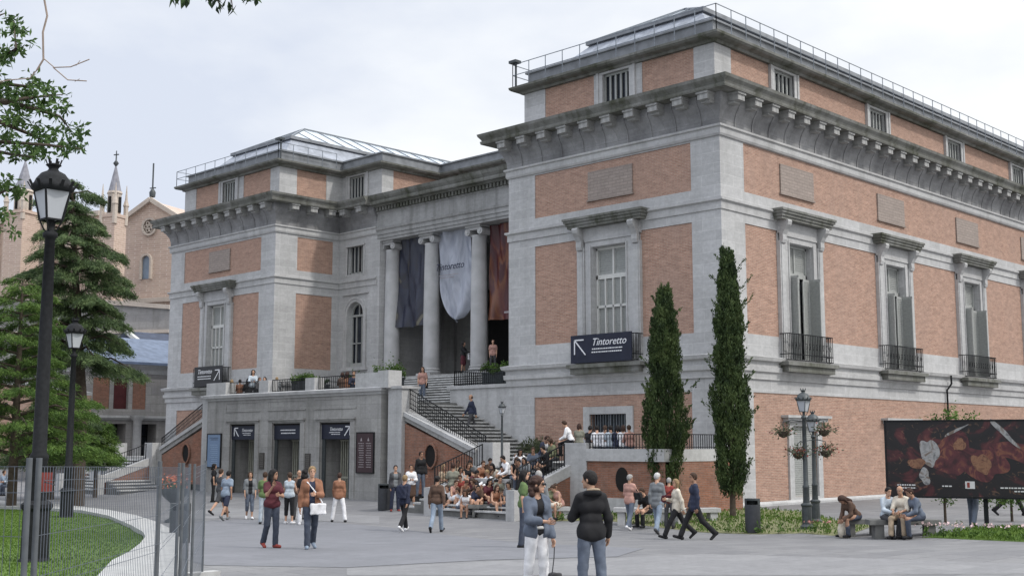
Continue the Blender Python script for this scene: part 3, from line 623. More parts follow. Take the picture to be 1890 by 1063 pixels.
# upper stair to the portico
def steps(name, boxes, parent): # (x0,x1,y0,y1,ztop, axis dir)
    q = MB()
    for x0, x1, y0, y1, z, nx, ny in boxes:
        q.box(x0, x1, y0, y1, -.1, z-.045)
        q.box(x0-(.035 if nx < 0 else 0), x1, y0-(.035 if ny < 0 else 0), y1+(.035 if ny > 0 else 0), z-.045, z)
    return q.build(name, STEP, parent)
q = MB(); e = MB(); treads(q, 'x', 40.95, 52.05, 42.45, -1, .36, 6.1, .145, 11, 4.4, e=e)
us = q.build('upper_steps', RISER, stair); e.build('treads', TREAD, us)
for my in (lambda y: y, lambda y: 93.0-y):
    sg = 1 if my(1) < my(2) else -1
    # podium beside the portico stair
    q = MB(); q.box(FX+.012, 42.5, my(37.1), my(40.9), 0, 5.27); q.box(FX-.06, 39.2, my(37.2), my(41.05), 5.12, 5.27); q.build('podium', TRIM, stair)
    bars('railing', [(FX+.2, my(37.6), 5.27), (FX+.2, my(40.8), 5.27), (41, my(40.8), 5.27)], .68, stair, .12)
    # long flight parallel to the front
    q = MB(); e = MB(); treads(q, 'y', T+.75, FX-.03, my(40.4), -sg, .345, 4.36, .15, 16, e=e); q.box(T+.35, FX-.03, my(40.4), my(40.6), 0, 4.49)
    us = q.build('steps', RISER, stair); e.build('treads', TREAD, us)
    # flank wall
    fx = T+.25
    q = MB(); q.poly([(fx, my(39.6), .0), (fx, my(39.1), .0), (fx, my(39.1), 3.75), (fx, my(34.55), 2.1), (fx, my(34.55), 0), (fx, my(33.95), 0), (fx, my(33.95), 2.3), (fx, my(34.5), 2.45), (fx, my(39.6), 4.25)], (.5, 0, 0)); q.build('flank_wall', STONE_T, stair)
    q = MB(); q.poly([(fx+.04, my(39.12), .6), (fx+.04, my(39.12), 3.62), (fx+.04, my(34.4), 2.0), (fx+.04, my(34.4), .6)], (.3, 0, 0)); bp_ = q.build('brick_panel', BRICK_O, stair)
    q = MB(); q.poly([(fx-.07, my(39.6), 4.1), (fx-.07, my(39.6), 4.28), (fx-.07, my(34.4), 2.47), (fx-.07, my(34.4), 2.29)], (.62, 0, 0)); q.build('sloping_coping', TRIM, stair)
    q = MB(); q.poly([(fx-.003+.05, my(37.03)+.33*math.cos(t), 2.15+.46*math.sin(t)) for t in np.linspace(0, 2*math.pi, 20, endpoint=False)], (-.055, 0, 0)); q.build('oval_opening', DARK, stair)
    q = MB(); n = 20
    for k in range(n):
        t0, t1 = 2*math.pi*k/n, 2*math.pi*(k+1)/n; q.bar((fx-.03, my(37.03)+.36*math.cos(t0), 2.15+.49*math.sin(t0)), (fx-.03, my(37.03)+.36*math.cos(t1), 2.15+.49*math.sin(t1)), .07)
    q.build('oval_surround', BRICK_O, stair)
    q = MB(); q.box(T+.1, T+1.0, my(38.72), my(39.6), 0, 4.95); q.box(T+.02, T+1.08, my(38.64), my(39.68), 4.95, 5.06); q.build('stair_pier', TRIM, stair)
    bars('stair_railing', [(T+.5, my(38.65), 4.1), (T+.5, my(34.1), 2.12)], .82, stair, .13, mids=(.3, .55, .78))
    q = MB(); q.box(T, T+.95, my(33.2), my(34.0), 0, 2.7); q.build('lower_pier', TRIM, stair)
    q = MB(); q.box(T, T+.95, my(28.45), my(29.5), 0, 2.68); q.build('corner_pier', TRIM, stair)
    q = MB(); q.box(33.25, FX-.02, my(25.1 if sg > 0 else 29.0), my(34.95), .2, 1.95); q.build('landing', STEP, stair)
    if sg > 0:
      # landing in front of the wing, its railing and wall
      q = MB(); q.box(T+.012, T+.4, my(25.0), my(28.45), -.1, .77); q.box(T-.04, T+.4, my(24.95), my(28.45), 2.04, 2.47); q.box(T+.1, FX-.17, my(24.98), my(25.2), 2.04, 2.46); q.build('landing_wall', TRIM, stair)
      q = MB(); q.box(T+.05, T+.38, my(25.0), my(28.45), .77, 2.04); q.box(T+.1, FX-.17, my(25.0), my(25.2), 0, 2.04); q.build('brick_panel', BRICK_O, stair)
      q = MB(); q.poly([(T+.052, my(26.85)+.28*math.cos(t), 1.42+.42*math.sin(t)) for t in np.linspace(0, 2*math.pi, 20, endpoint=False)], (-.03, 0, 0)); q.build('oval_opening', DARK, stair)
      bars('railing', [(FX-.2, my(25.1), 2.47), (T+.15, my(25.1), 2.47), (T+.15, my(28.4), 2.47)], .5, stair, .13)
    # lower flight towards the plaza
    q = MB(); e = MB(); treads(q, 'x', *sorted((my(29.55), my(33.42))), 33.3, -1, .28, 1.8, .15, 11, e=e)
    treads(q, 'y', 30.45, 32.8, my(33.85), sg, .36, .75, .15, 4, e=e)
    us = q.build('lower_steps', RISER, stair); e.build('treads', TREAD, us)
    for yy, nm in ((29.2, 'r'), (33.45, 'l')):
        q = MB(); q.poly([(T+.05, my(yy), 1.5), (T+.05, my(yy), 1.9), (30.25, my(yy), .98), (30.25, my(yy), .6)], (0, sg*.35, 0)); q.build('sloping_coping', TRIM, stair)
        q = MB(); q.poly([(T+.05, my(yy)+sg*.03, 0), (T+.05, my(yy)+sg*.03, 1.5), (30.25, my(yy)+sg*.03, .6), (30.25, my(yy)+sg*.03, 0)], (0, sg*.28, 0)); q.build('brick_panel', BRICK_O, stair)
        q = MB(); q.box(29.95, 30.35, my(yy)-sg*.03, my(yy)+sg*.38, 0, 1.05); q.build('end_pier', TRIM, stair)
        bars('stair_railing', [(32.75, my(yy)+sg*.17, 1.84), (30.3, my(yy)+sg*.17, 1.0)], .78, stair, .14)
    q = MB(); q.box(31.15, 32.4, my(30.6), my(32.5), 0, 1.38); q.box(31.1, 32.45, my(30.55), my(32.55), 1.25, 1.37); q.build('lamp_plinth', TRIM, stair)
# ------------------------------------------------------------------ writing and notices
def board(name, W, u0, u1, z0, z1, d, m, label, cat, th=.04, group=None):
    q = MB(); slab(q, W, u0, u1, z0, z1, d, d+th); o = thing(name, W.P((u0+u1)/2, z0, d), label, cat, group); q.build('panel', m, o); return o
def W_text(W, o, s, u, z, size, d, shear=0, left=True):
    q = MB(); ud = (0, -1, 0) if W.a == 'x' else (1, 0, 0); textmesh(q, s, W.P(u, z, d), ud, (0, 0, 1), size, shear); return q.build('lettering', WHITE, o)
def fine_print(W, o, u0, u1, z, n, d, h=.035, pitch=.075, m=None):
    random.seed(int(u0*100)); q = MB()
    for k in range(n):
        u = u0+random.uniform(0, .06)*(u1-u0); e = u1-random.uniform(0, .2 if k else .05)*(u1-u0)
        while u < e:
            w = random.uniform(.03, .11); slab(q, W, u, min(u+w, e), z-k*pitch-h, z-k*pitch, d, d+.004); u += w+.025
    return q.build('fine_print', m or WHITE, o)
def arrow(W, o, u, z, s, d, dirs, m=None):    # arrow made of three strokes, pointing to (dirs)
    q = MB(); dx, dz = dirs      # dx>0 = towards +u
    tip = (u+dx*s/2, z+dz*s/2); P = lambda a, b: W.P(a, b, d+.004)
    nrm = (1, 0, 0) if W.a == 'x' else (0, 1, 0)
    q.bar(P(u-dx*s*.45, z-dz*s*.5), P(*tip), .05, .012, nrm); q.bar(P(*tip), P(tip[0]-dx*s*.8, tip[1]), .05, .012, nrm); q.bar(P(*tip), P(tip[0], tip[1]-dz*s*.95), .05, .012, nrm)
    return q.build('arrow', m or WHITE, o)
SG = 'exhibition boards on the museum front'
o = board('sign_board', F1, 29.75+.02, 32.98, 5.92, 7.06, .5, SIGNN, 'large dark exhibition board on the balcony of the right wing, arrow pointing up left', 'sign', group=SG)
W_text(F1, o, 'Tintoretto', 30.95, 6.6, .42, .545, .35); fine_print(F1, o, 30.2, 31.85, 6.48, 2, .545, .045, .13); arrow(F1, o, 32.45, 6.55, .62, .545, (1, 1))
o = board('sign_board', WL, 60.0, 62.98, 5.95, 7.1, .5, SIGNB, 'dark exhibition board on the balcony of the far left wing, arrow pointing up right', 'sign', group=SG)
W_text(WL, o, 'Tintoretto', 61.85, 6.68, .36, .545, .35); fine_print(WL, o, 61.1, 62.6, 6.55, 2, .545, .05, .14); arrow(WL, o, 60.55, 6.55, .6, .545, (-1, 1))
for i, (a, b) in enumerate(DR):
    o = board('door_sign', TW, a+.01, b-.01, 2.85, 3.57, -.12, SIGNN, ['dark blue sign over the terrace doorway nearest the brown notice board', 'dark blue sign over the middle terrace doorway, two lines of small text', 'dark blue sign over the terrace doorway nearest the pale blue poster'][i], 'sign', group='signs over the terrace doors')
    c = (a+b)/2
    if i != 1:
        W_text(TW, o, 'Tintoretto', c+(.05 if i == 0 else -.25), 3.22, .22, -.075, .35); fine_print(TW, o, c-.35+(.1 if i == 0 else -.25), c+.45+(.1 if i == 0 else -.25), 3.16, 2, -.078, .03, .08)
        if i == 0: arrow(TW, o, c-.75, 3.2, .4, -.078, (-1, 1))
        else: arrow(TW, o, c+.65, 3.2, .4, -.078, (1, 1))
    else: fine_print(TW, o, c-.65, c+.65, 3.3, 2, -.078, .05, .14)
o = board('notice_board', TW, 40.36, 41.5, 1.42, 3.12, .01, mat('brown_notice', (.05,.03,.034), .5, .1, 3), 'tall dark brown notice board with two columns of small text on the terrace wall', 'notice board', .05)
q = MB(); slab(q, TW, 40.34, 41.52, 1.39, 1.43, .01, .075); slab(q, TW, 40.34, 41.52, 3.1, 3.14, .01, .075); slab(q, TW, 40.33, 40.37, 1.4, 3.13, .01, .075); slab(q, TW, 41.49, 41.53, 1.4, 3.13, .01, .075); q.build('frame', IRON, o)
GT = mat('grey_lettering', (.3,.27,.28), .6, .03, 3)
for u in (40.5, 41.0): fine_print(TW, o, u, u+.38, 2.68, 11, .06, .035, .1, GT)
for u in (40.7, 41.18):   # small pictograms
    q = MB(); q.poly([TW.P(u-.07, 2.76, .06), TW.P(u+.07, 2.76, .06), TW.P(u, 2.92, .06)], (-.004, 0, 0)); q.build('emblem', GT, o)
o = board('poster_case', TW, 52.26, 53.46, 1.5, 3.12, .01, mat('pale_blue_poster', (.16,.235,.36), .4, .06, 3), 'pale blue poster in a dark frame at the left end of the terrace wall', 'poster', .05)
q = MB(); slab(q, TW, 52.22, 53.5, 1.46, 1.51, .01, .075); slab(q, TW, 52.22, 53.5, 3.1, 3.15, .01, .075); slab(q, TW, 52.22, 52.28, 1.5, 3.12, .01, .075); slab(q, TW, 53.44, 53.5, 1.5, 3.12, .01, .075); q.build('frame', SIGNB, o)
PT = mat('faint_blue_print', (.3,.4,.55), .5, .03, 3)
fine_print(TW, o, 52.45, 53.3, 2.95, 2, .06, .03, .09, SIGNB); fine_print(TW, o, 52.5, 53.2, 2.6, 10, .06, .03, .1, PT)
for i, (u, z) in enumerate(((48.52, 1.46), (44.88, 1.45))):
    o = board('wall_plaque', TW, u, u+.38, z, z+.76, .0, mat('bronze_plaque', (.06,.055,.05), .4, .2, 8), ['narrow dark plaque on the pier between the left and middle doorways', 'narrow dark plaque on the pier between the middle and right doorways'][i], 'plaque', .05, 'plaques between the doors')
    fine_print(TW, o, u+.05, u+.33, z+.68, 7, .05, .03, .09, mat('bronze_print', (.16,.15,.14), .4, .1, 5))
# banners between the columns
def banner(name, y0, y1, z0, z1, x, fn, m, label, seed, bend=.35):
    n, k = 26, 34; vs = []; fs = []
    rs = random.Random(seed); ph = [rs.uniform(0, 6) for _ in range(4)]
    for i in range(n+1):
        for j in range(k+1):
            a, b = i/n, j/k; yy, zz = fn(a, b, y0, y1, z0, z1)
            xx = x+.13*math.sin(a*7+ph[0]+b*3)*(.4+b)+.08*math.sin(a*15+ph[1]-b*5)+.05*math.sin(a*23+b*9+ph[2])+.25*math.sin(b*3.1)*bend
            vs.append((xx, yy, zz))
    for i in range(n):
        for j in range(k): fs.append((i*(k+1)+j, (i+1)*(k+1)+j, (i+1)*(k+1)+j+1, i*(k+1)+j+1))
    q = MB(); q.add(vs, fs, True); q.add([(v[0]+.012, v[1], v[2]) for v in vs], [f[::-1] for f in fs], True)
    o = thing(name, (x, (y0+y1)/2, z0), label, 'banner', 'exhibition banners between the columns'); q.build('cloth', m, o); return o
def cloth_mat(name, stops, scale, dist=1.5, w=(1, 1, .4)):
    m, t, b = nodes(name); b.inputs['Roughness'].default_value = .42; g = N(t, 'ShaderNodeNewGeometry'); mp = N(t, 'ShaderNodeMapping', Scale=w); t.links.new(g.outputs['Position'], mp.inputs[0])
    nz = N(t, 'ShaderNodeTexNoise', Scale=scale, Detail=4, Distortion=dist); t.links.new(mp.outputs[0], nz.inputs[0]); r = N(t, 'ShaderNodeValToRGB'); el = r.color_ramp.elements
    while len(el) < len(stops): el.new(.5)
    for e, (p, c) in zip(el, stops): e.position = p; e.color = rgb(c)
    t.links.new(nz.outputs[0], r.inputs[0]); t.links.new(r.outputs[0], b.inputs[0]); return m
M1 = cloth_mat('navy_banner', [(.3, (.012,.014,.026)), (.5, (.028,.032,.055)), (.62, (.02,.02,.028)), (.68, (.13,.12,.09))], .8)
M2 = cloth_mat('silver_banner', [(.3, (.2,.225,.28)), (.5, (.38,.4,.46)), (.7, (.27,.29,.35))], .9)
M3 = cloth_mat('red_banner', [(.35, (.045,.009,.012)), (.5, (.085,.016,.016)), (.6, (.17,.06,.025)), (.68, (.06,.012,.014))], .9)
rect = lambda a, b, y0, y1, z0, z1: (y0+(y1-y0)*a, z1-(z1-z0)*b)
def bulge(a, b, y0, y1, z0, z1):     # the lower edge sags into a point
    t_ = max(0, b-.45)/.55; w = math.sqrt(max(1-t_*t_*.93, .02)); c = y0+(y1-y0)*(.5-.1*t_); return c+(a-.5)*(y1-y0)*w, z1-(z1-z0)*b*(1-.05*abs(a-.5)*2*b)
banner('hanging_banner', 49.0, 51.3, 9.05, 13.95, 43.35, rect, M1, 'dark navy exhibition banner hanging in the left bay of the portico', 1)
bn = banner('hanging_banner', 45.35, 48.0, 9.0, 13.95, 43.3, bulge, M2, 'silvery white sagging banner lettered Tintoretto in the middle bay of the portico', 2)
q = MB(); textmesh(q, 'Tintoretto', (43.05, 46.75, 11.85), (0, -1, 0), (0, 0, 1), .52, .35, ext=.01); q.build('lettering', mat('banner_ink', (.03,.035,.06), .5, .05, 3), bn)
q = MB(); q.box(43.08, 43.1, 46.1, 47.6, 11.55, 11.58); q.box(43.08, 43.1, 46.4, 47.5, 11.42, 11.45); q.build('fine_print', GT, bn)
bn = banner('hanging_banner', 41.9, 44.1, 8.95, 13.9, 43.45, rect, M3, 'dark red and orange banner in the right bay of the portico', 3)
q = MB(); q.box(43.16, 43.18, 42.35, 42.75, 9.2, 9.3); q.build('fine_print', GT, bn)
# ------------------------------------------------------------------ foliage helper
def leafmat(name, c1, c2, c3, rough=.6):
    m, t, b = nodes(name); b.inputs['Roughness'].default_value = rough; b.inputs['Specular IOR Level'].default_value = .25
    g = N(t, 'ShaderNodeNewGeometry'); nz = N(t, 'ShaderNodeTexNoise', Scale=1.7, Detail=3); t.links.new(g.outputs['Position'], nz.inputs[0])
    r = N(t, 'ShaderNodeValToRGB'); el = r.color_ramp.elements; el.new(.5)
    for e, (p, c) in zip(el, ((.3, c1), (.5, c2), (.7, c3))): e.position = p; e.color = rgb(c)
    a = N(t, 'ShaderNodeMath'); a.operation = 'MULTIPLY_ADD'; a.inputs[1].default_value = .3; t.links.new(g.outputs['Random Per Island'], a.inputs[0]); 
    s = N(t, 'ShaderNodeMath'); s.operation = 'SUBTRACT'; s.inputs[1].default_value = .15; t.links.new(nz.outputs[0], s.inputs[0]); t.links.new(s.outputs[0], a.inputs[2])
    t.links.new(a.outputs[0], r.inputs[0]); t.links.new(r.outputs[0], b.inputs[0])
    tr = N(t, 'ShaderNodeBsdfTranslucent'); t.links.new(r.outputs[0], tr.inputs[0]); mx = N(t, 'ShaderNodeMixShader'); mx.inputs[0].default_value = .25
    o = [n for n in t.nodes if n.type == 'OUTPUT_MATERIAL'][0]; t.links.new(b.outputs[0], mx.inputs[1]); t.links.new(tr.outputs[0], mx.inputs[2]); t.links.new(mx.outputs[0], o.inputs[0])
    _mc[name] = m; return m
def leaves(name, C, L, Wd, m, parent, seed=0, dirs=None, flat=0, jit=1.0):
    """C: Nx3 centres; one rhombic leaf each"""
    r = np.random.RandomState(seed); C = np.asarray(C, float); n = len(C)
    D = r.normal(size=(n, 3)) if dirs is None else np.asarray(dirs)+r.normal(size=(n, 3))*.35*jit
    D /= np.linalg.norm(D, axis=1)[:, None]+1e-9; Nn = r.normal(size=(n, 3)); Nn[:, 2] += flat; S = np.cross(D, Nn); S /= np.linalg.norm(S, axis=1)[:, None]+1e-9
    l = (L*r.uniform(.6, 1.3, n))[:, None]; w = (Wd*r.uniform(.6, 1.3, n))[:, None]
    up_ = np.cross(D, S)*w*.25
    V = np.stack([C-D*l/2, C+S*w/2+up_, C+D*l/2, C-S*w/2+up_], 1).reshape(-1, 3); Fc = np.arange(4*n).reshape(n, 4)
    return bulk(name, V, Fc, m, parent)
LF_CYP = leafmat('cypress_foliage', (.022,.038,.016), (.05,.08,.027), (.1,.14,.05))
LF_CED = leafmat('cedar_foliage', (.035,.06,.026), (.08,.125,.052), (.15,.21,.085))
LF_BRI = leafmat('bright_foliage', (.035,.07,.015), (.075,.14,.028), (.14,.22,.05))
LF_DKL = leafmat('dark_leaf', (.02,.035,.02), (.045,.08,.03), (.09,.15,.05))
LF_MID = leafmat('spring_leaf', (.03,.06,.02), (.06,.115,.03), (.11,.18,.055))
LF_OLV = leafmat('olive_foliage', (.05,.065,.035), (.085,.1,.055), (.13,.15,.08))
GRASS = leafmat('grass_blades', (.05,.1,.014), (.08,.15,.02), (.13,.2,.035))
SOIL = mat('lawn_soil', (.07,.12,.018), .95, .25, 5, bump=.3); EARTH = mat('bed_earth', (.17,.17,.09), .95, .35, 6, bump=.3)
BARK = mat('bark', (.07,.055,.042), .9, .3, 8, bump=.5)
def flowers(name, C, size, m, parent, seed=0): return leaves(name, C, size, size*.9, m, parent, seed)
PINKF = mat('pink_petals', (.38,.18,.16), .6, .3, 3); REDF = mat('red_petals', (.25,.05,.04), .6, .3, 3); PALEF = mat('pale_petals', (.6,.45,.45), .6, .2, 3)
# ------------------------------------------------------------------ lawns
lawn = [at(*p) for p in [(-60, 943), (0, 947), (80, 950), (150, 955), (200, 966), (240, 985), (262, 1000), (266, 1012), (255, 1028), (235, 1045), (205, 1063)]]+[dep(120, 1200, 13), dep(-200, 1200, 13), dep(-300, 1000, 30)]
LP = [(p.x, p.y) for p in lawn]
drape('lawn', LP, SOIL, .16, .8)
r = np.random.RandomState(5); xs_, ys_ = [p[0] for p in LP], [p[1] for p in LP]; pts = []
while len(pts) < 45000:
    x, y = r.uniform(min(xs_), max(xs_)), r.uniform(min(ys_), max(ys_))
    if inpoly(x, y, LP): pts.append((x, y, gz(x, y)+.17))
o = leaves('lawn_grass', pts, .055, .02, GRASS, None, 3, dirs=[(0, 0, 1)]*len(pts), jit=.9); o['kind'] = 'stuff'
q = MB(); ko = [at(*p) for p in [(-60, 931), (0, 935), (70, 939), (130, 945), (200, 954), (250, 965), (290, 979), (318, 996), (330, 1013), (333, 1035), (330, 1063)]]+[dep(318, 1200, 15.5)]
ki = [at(*p) for p in [(-60, 943), (0, 947), (80, 950), (150, 955), (200, 966), (240, 985), (262, 1000), (268, 1012), (257, 1028), (237, 1045), (205, 1063)]]+[dep(120, 1200, 14)]
vs = []
for a, b in zip(ko, ki):
    za, zb = gz(a.x, a.y), gz(b.x, b.y)
    vs += [(a.x, a.y, za-.1), (a.x, a.y, za+.27), (b.x, b.y, zb+.27), (b.x, b.y, zb-.1)]
fs = [(i*4+j, i*4+j+1, i*4+5+j, i*4+4+j) for i in range(len(ko)-1) for j in range(3)]
q.add(vs, fs); kb = q.build('lawn_kerb', KERB, None, 'structure')
bed = [at(*p) for p in [(1020, 962), (1085, 960), (1130, 962), (1290, 982), (1330, 984), (1400, 986), (1480, 984), (1560, 990)]]; bed = [(p.x, p.y) for p in bed]+[(32.6, 17.2), (34.4, 19.5), (37.8, 22.8), (38.4, 25.5), (37.4, 25.5), (37.4, 24.9), (32.7, 24.9), (32.7, 28.9), (31.2, 28.9)]
drape('flower_bed_soil', bed, EARTH, .008, .8)
bed2 = [at(*p) for p in [(1700, 992), (1730, 993), (1890, 1000), (2000, 1004)]]; bed2 = [(p.x, p.y) for p in bed2]+[(37, 7), (35.5, 12.5), (32.5, 14.2)]
drape('roadside_grass', bed2, SOIL, .008, .8)
pts = []
for BP, n in ((bed, 3600), (bed2, 5000)):
    X_, Y_ = [p[0] for p in BP], [p[1] for p in BP]; c = 0
    while c < n:
        x, y = r.uniform(min(X_), min(max(X_), 44)), r.uniform(min(Y_), max(Y_))
        if inpoly(x, y, BP) and (BP is bed2 or x < 34.5 or r.rand() < .4): pts.append((x, y, gz(x, y)+.06)); c += 1
o = leaves('bed_grass', pts, .11, .035, GRASS, None, 4, dirs=[(0, 0, 1)]*len(pts)); o['kind'] = 'stuff'
def edge_plants(pxs, label, fl=None, seed=0):
    rr = np.random.RandomState(seed); C = []; Fl = []
    t = thing('flower_border', at(*pxs[0]), label, 'flower bed')
    P = [at(*p) for p in pxs]; L = []
    for a, b in zip(P, P[1:]):
        n = max(1, int((b-a).length/.42))
        for k in range(n):
            p = a.lerp(b, k/n)
            C += [(p.x+rr.normal()*.06, p.y+rr.normal()*.06, gz(p.x, p.y)+.06+abs(rr.normal())*.13) for _ in range(26)]
            if fl: Fl += [(p.x+rr.normal()*.12, p.y+rr.normal()*.12, gz(p.x, p.y)+.3+rr.rand()*.08) for _ in range(12)]
    leaves('foliage', C, .13, .05, LF_BRI, t, seed)
    if fl: flowers('blossom', Fl, .09, fl, t, seed)
edge_plants([(1015, 961), (1130, 963)], 'low green border plants in front of the corner pier wall', seed=1)
edge_plants([(1290, 981), (1400, 985), (1480, 984)], 'row of low green plants along the bed on both sides of the grey bin', seed=2)
edge_plants([(1400, 955), (1470, 957)], 'thin row of plants at the foot of the long brick facade', seed=6)
edge_plants([(1500, 984), (1550, 986)], 'short pink flowering border just right of the double lamp', PINKF, 3)
edge_plants([(1710, 991), (1890, 997), (1960, 1000)], 'pale pink flower border along the grass under the billboard', PALEF, 4)
# ------------------------------------------------------------------ street lamps
GLOBE = mat('frosted_lamp_glass', (.42,.44,.47), .25, .05, 3)
def lamp(loc, H, label, group, S=None, baskets=False, head=True, sq=1.0):
    S = S or H/7.0; x, y, z = loc; t = thing('street_lamp', loc, label, 'street lamp', group); I = IRONG if S < .8 else IRON
    q = MB(); q.lathe((x, y, z), [(.3*S, -.1), (.3*S, .1*S), (.24*S, .16*S), (.22*S, .2*S), (.21*S, .95*S), (.25*S, 1.0*S), (.25*S, 1.06*S), (.17*S, 1.12*S)], 12, smooth=False); q.build('base', I, t)
    pt = H-1.55*S; q = MB(); q.lathe((x, y, z), [(.15*S, 1.1*S), (.135*S, 1.75*S), (.15*S, 1.78*S), (.15*S, 1.84*S), (.115*S, 1.9*S), (.1*S, pt*.75), (.08*S, pt), (.12*S, pt+.03*S), (.12*S, pt+.1*S), (.06*S, pt+.14*S), (.06*S, pt+.32*S)], 12); pole = q.build('pole', I, t)
    if not head: return t
    b = z+pt+.32*S; q = MB(); rb, rtp, hg = .16*S, .27*S, .5*S
    for k in range(4):
        a0 = math.pi/4+k*math.pi/2; c, s_ = math.cos(a0), math.sin(a0)
        q.bar((x+c*rb*1.2, y+s_*rb*1.2, b), (x+c*rtp*1.12, y+s_*rtp*1.12, b+hg), .03*S)
        a1 = a0+math.pi/2; q.bar((x+c*rb*1.2, y+s_*rb*1.2, b), (x+math.cos(a1)*rb*1.2, y+math.sin(a1)*rb*1.2, b), .03*S)
        q.tube([(x, y, b-.24*S), (x+c*rb*.7, y+s_*rb*.7, b-.16*S), (x+c*rb*1.2, y+s_*rb*1.2, b)], .014*S, 5)
    lan = q.build('lantern', I, t)
    q = MB(); q.add([(x+math.cos(a)*rr_*1.14, y+math.sin(a)*rr_*1.14, zz) for rr_, zz in ((rb, b+.01*S), (rtp, b+hg-.01*S)) for a in [math.pi/4+k*math.pi/2 for k in range(4)]], [(0, 1, 5, 4), (1, 2, 6, 5), (2, 3, 7, 6), (3, 0, 4, 7), (3, 2, 1, 0), (4, 5, 6, 7)]); q.build('glass', GLOBE, lan)
    q = MB(); q.lathe((x, y, b+hg), [(.3*S, -.02*S), (.345*S, .02*S), (.345*S, .07*S), (.3*S, .13*S), (.27*S, .2*S), (.2*S, .29*S), (.1*S, .34*S), (.075*S, .38*S), (.1*S, .42*S), (.13*S, .44*S), (.1*S, .46*S), (.03*S, .48*S)], 16)
    for k in range(12):   # crown leaves round the dome and on the finial
        a = 2*math.pi*k/12; c, s_ = math.cos(a), math.sin(a); q.bar((x+c*.33*S, y+s_*.33*S, b+hg+.02*S), (x+c*.4*S, y+s_*.4*S, b+hg+.14*S), .05*S, .02*S)
        if k % 2: q.bar((x+c*.09*S, y+s_*.09*S, b+hg+.42*S), (x+c*.13*S, y+s_*.13*S, b+hg+.54*S), .035*S, .02*S)
    q.build('cap', I, lan)
    if baskets:
        for k, (dx, zz) in enumerate(((-.62, 2.72), (.58, 2.76), (-.2, 2.1), (.62, 2.15))):
            ux, uy = rt.x*dx, rt.y*dx; q = MB(); q.tube([(x, y, z+zz+.38), (x+ux*.6, y+uy*.6, z+zz+.42), (x+ux, y+uy, z+zz+.36), (x+ux, y+uy, z+zz+.1)], .016, 5); q.build('bracket', I, t)
            bk = thing('flower_basket', (x+ux, y+uy, z+zz-.1), ['hanging basket on the far left arm of the double lamp', 'hanging basket on the upper right arm of the double lamp', 'small lower left hanging basket close to the lamp pole', 'lower right hanging basket of the double lamp'][k], 'flower basket', 'baskets on the double lamp')
            q = MB(); q.lathe((x+ux, y+uy, z+zz-.1), [(.03, 0), (.12, .05), (.17, .15), (.18, .19)], 12); q.build('bowl', BARK, bk)
            rr = np.random.RandomState(k); C = rr.normal(size=(260, 3))*[.15, .15, .09]+[x+ux, y+uy, z+zz+.12]; leaves('foliage', C, .09, .035, LF_OLV, bk, k); flowers('blossom', rr.normal(size=(50, 3))*[.16, .16, .08]+[x+ux, y+uy, z+zz+.12], .06, REDF if k in (2, 3) else PINKF, bk, k)
    return t
p = at(62, 1052); lamp((p.x, p.y, p.z), 7.66, 'tall black crowned lamp at the left, nearest the camera, on the lawn edge', 'tall lamps by the lawn')
p = at(122, 963); lamp((p.x, p.y, p.z), 7.2, 'tall black lamp farther back on the lawn kerb, between the near lamp and the terrace', 'tall lamps by the lawn')
p = at(1490, 975); lamp((p.x, p.y, p.z), 4.2, 'short grey lamp with hanging baskets in front of the long brick facade', 'short lamps of the forecourt', S=.66, baskets=True)
p = at(1506, 964); lamp((p.x, p.y, p.z), 3.5, 'short grey lamp post half hidden behind the one with hanging baskets', 'short lamps of the forecourt', S=.62)
lamp((31.75, 31.55, 1.38), 2.9, 'short grey lamp standing on the stone plinth amid the seated crowd', 'short lamps of the forecourt', S=.42)
# ------------------------------------------------------------------ bins, bowls, benches
def bin_(px, py, h, r_, label):
    p = at(px, py); t = thing('litter_bin', p, label, 'litter bin', 'grey cylindrical litter bins'); q = MB(); x, y, z = p
    q.lathe((x, y, z), [(r_*.9, -.05), (r_, .03), (r_, h*.8)], 24); q.build('body', mat('bin_grey', (.045,.048,.055), .5, .15, 8), t)
    q = MB(); n = 24; vs = []; a0 = math.atan2(-y, -x)
    for zz in (h*.8, h*.92, h*.97):
        for k in range(n): a = 2*math.pi*k/n; vs.append((x+r_*math.cos(a), y+r_*math.sin(a), z+zz))
    fs = []
    for i in range(2):
        for k in range(n):
            a = 2*math.pi*(k+.5)/n; d = (a-a0+math.pi) % (2*math.pi)-math.pi
            if i == 0 and abs(d) < .75: continue
            fs.append((i*n+k, i*n+(k+1) % n, (i+1)*n+(k+1) % n, (i+1)*n+k))
    fs.append(tuple(range(2*n, 3*n))); q.add(vs, fs); q.build('hood', IRONG, t)
    q = MB(); q.lathe((x, y, z), [(r_*.93, h*.6), (r_*.93, h*.78)], 16); q.build('liner', mat('bin_liner', (.3,.3,.3), .6, .1, 5), t)
bin_(1390, 983, 1.02, .225, 'grey cylindrical litter bin in front of the right-hand cypress')
bin_(331, 1002, 1.0, .25, 'grey litter bin behind the mesh fence at the lawn kerb')
bin_(709, 941, 1.05, .25, 'grey litter bin beside the woman in a dark jacket at the foot of the stairs')
bin_(148, 900, 1.1, .3, 'dark litter bin beside the lamp near the far left steps')
p = dep(322, 913, 41); p.z = 1.05; bw = thing('flower_bowl', p-Vector((0, 0, 1.0)), 'grey pedestal bowl of red flowers behind the fence posts', 'planter'); q = MB(); q.lathe(p-Vector((0, 0, 1.1)), [(.28, 0), (.3, .12), (.14, .2), (.13, .7), (.2, .76), (.4, .95), (.5, 1.12), (.52, 1.2)], 16); q.build('bowl', IRONG, bw)
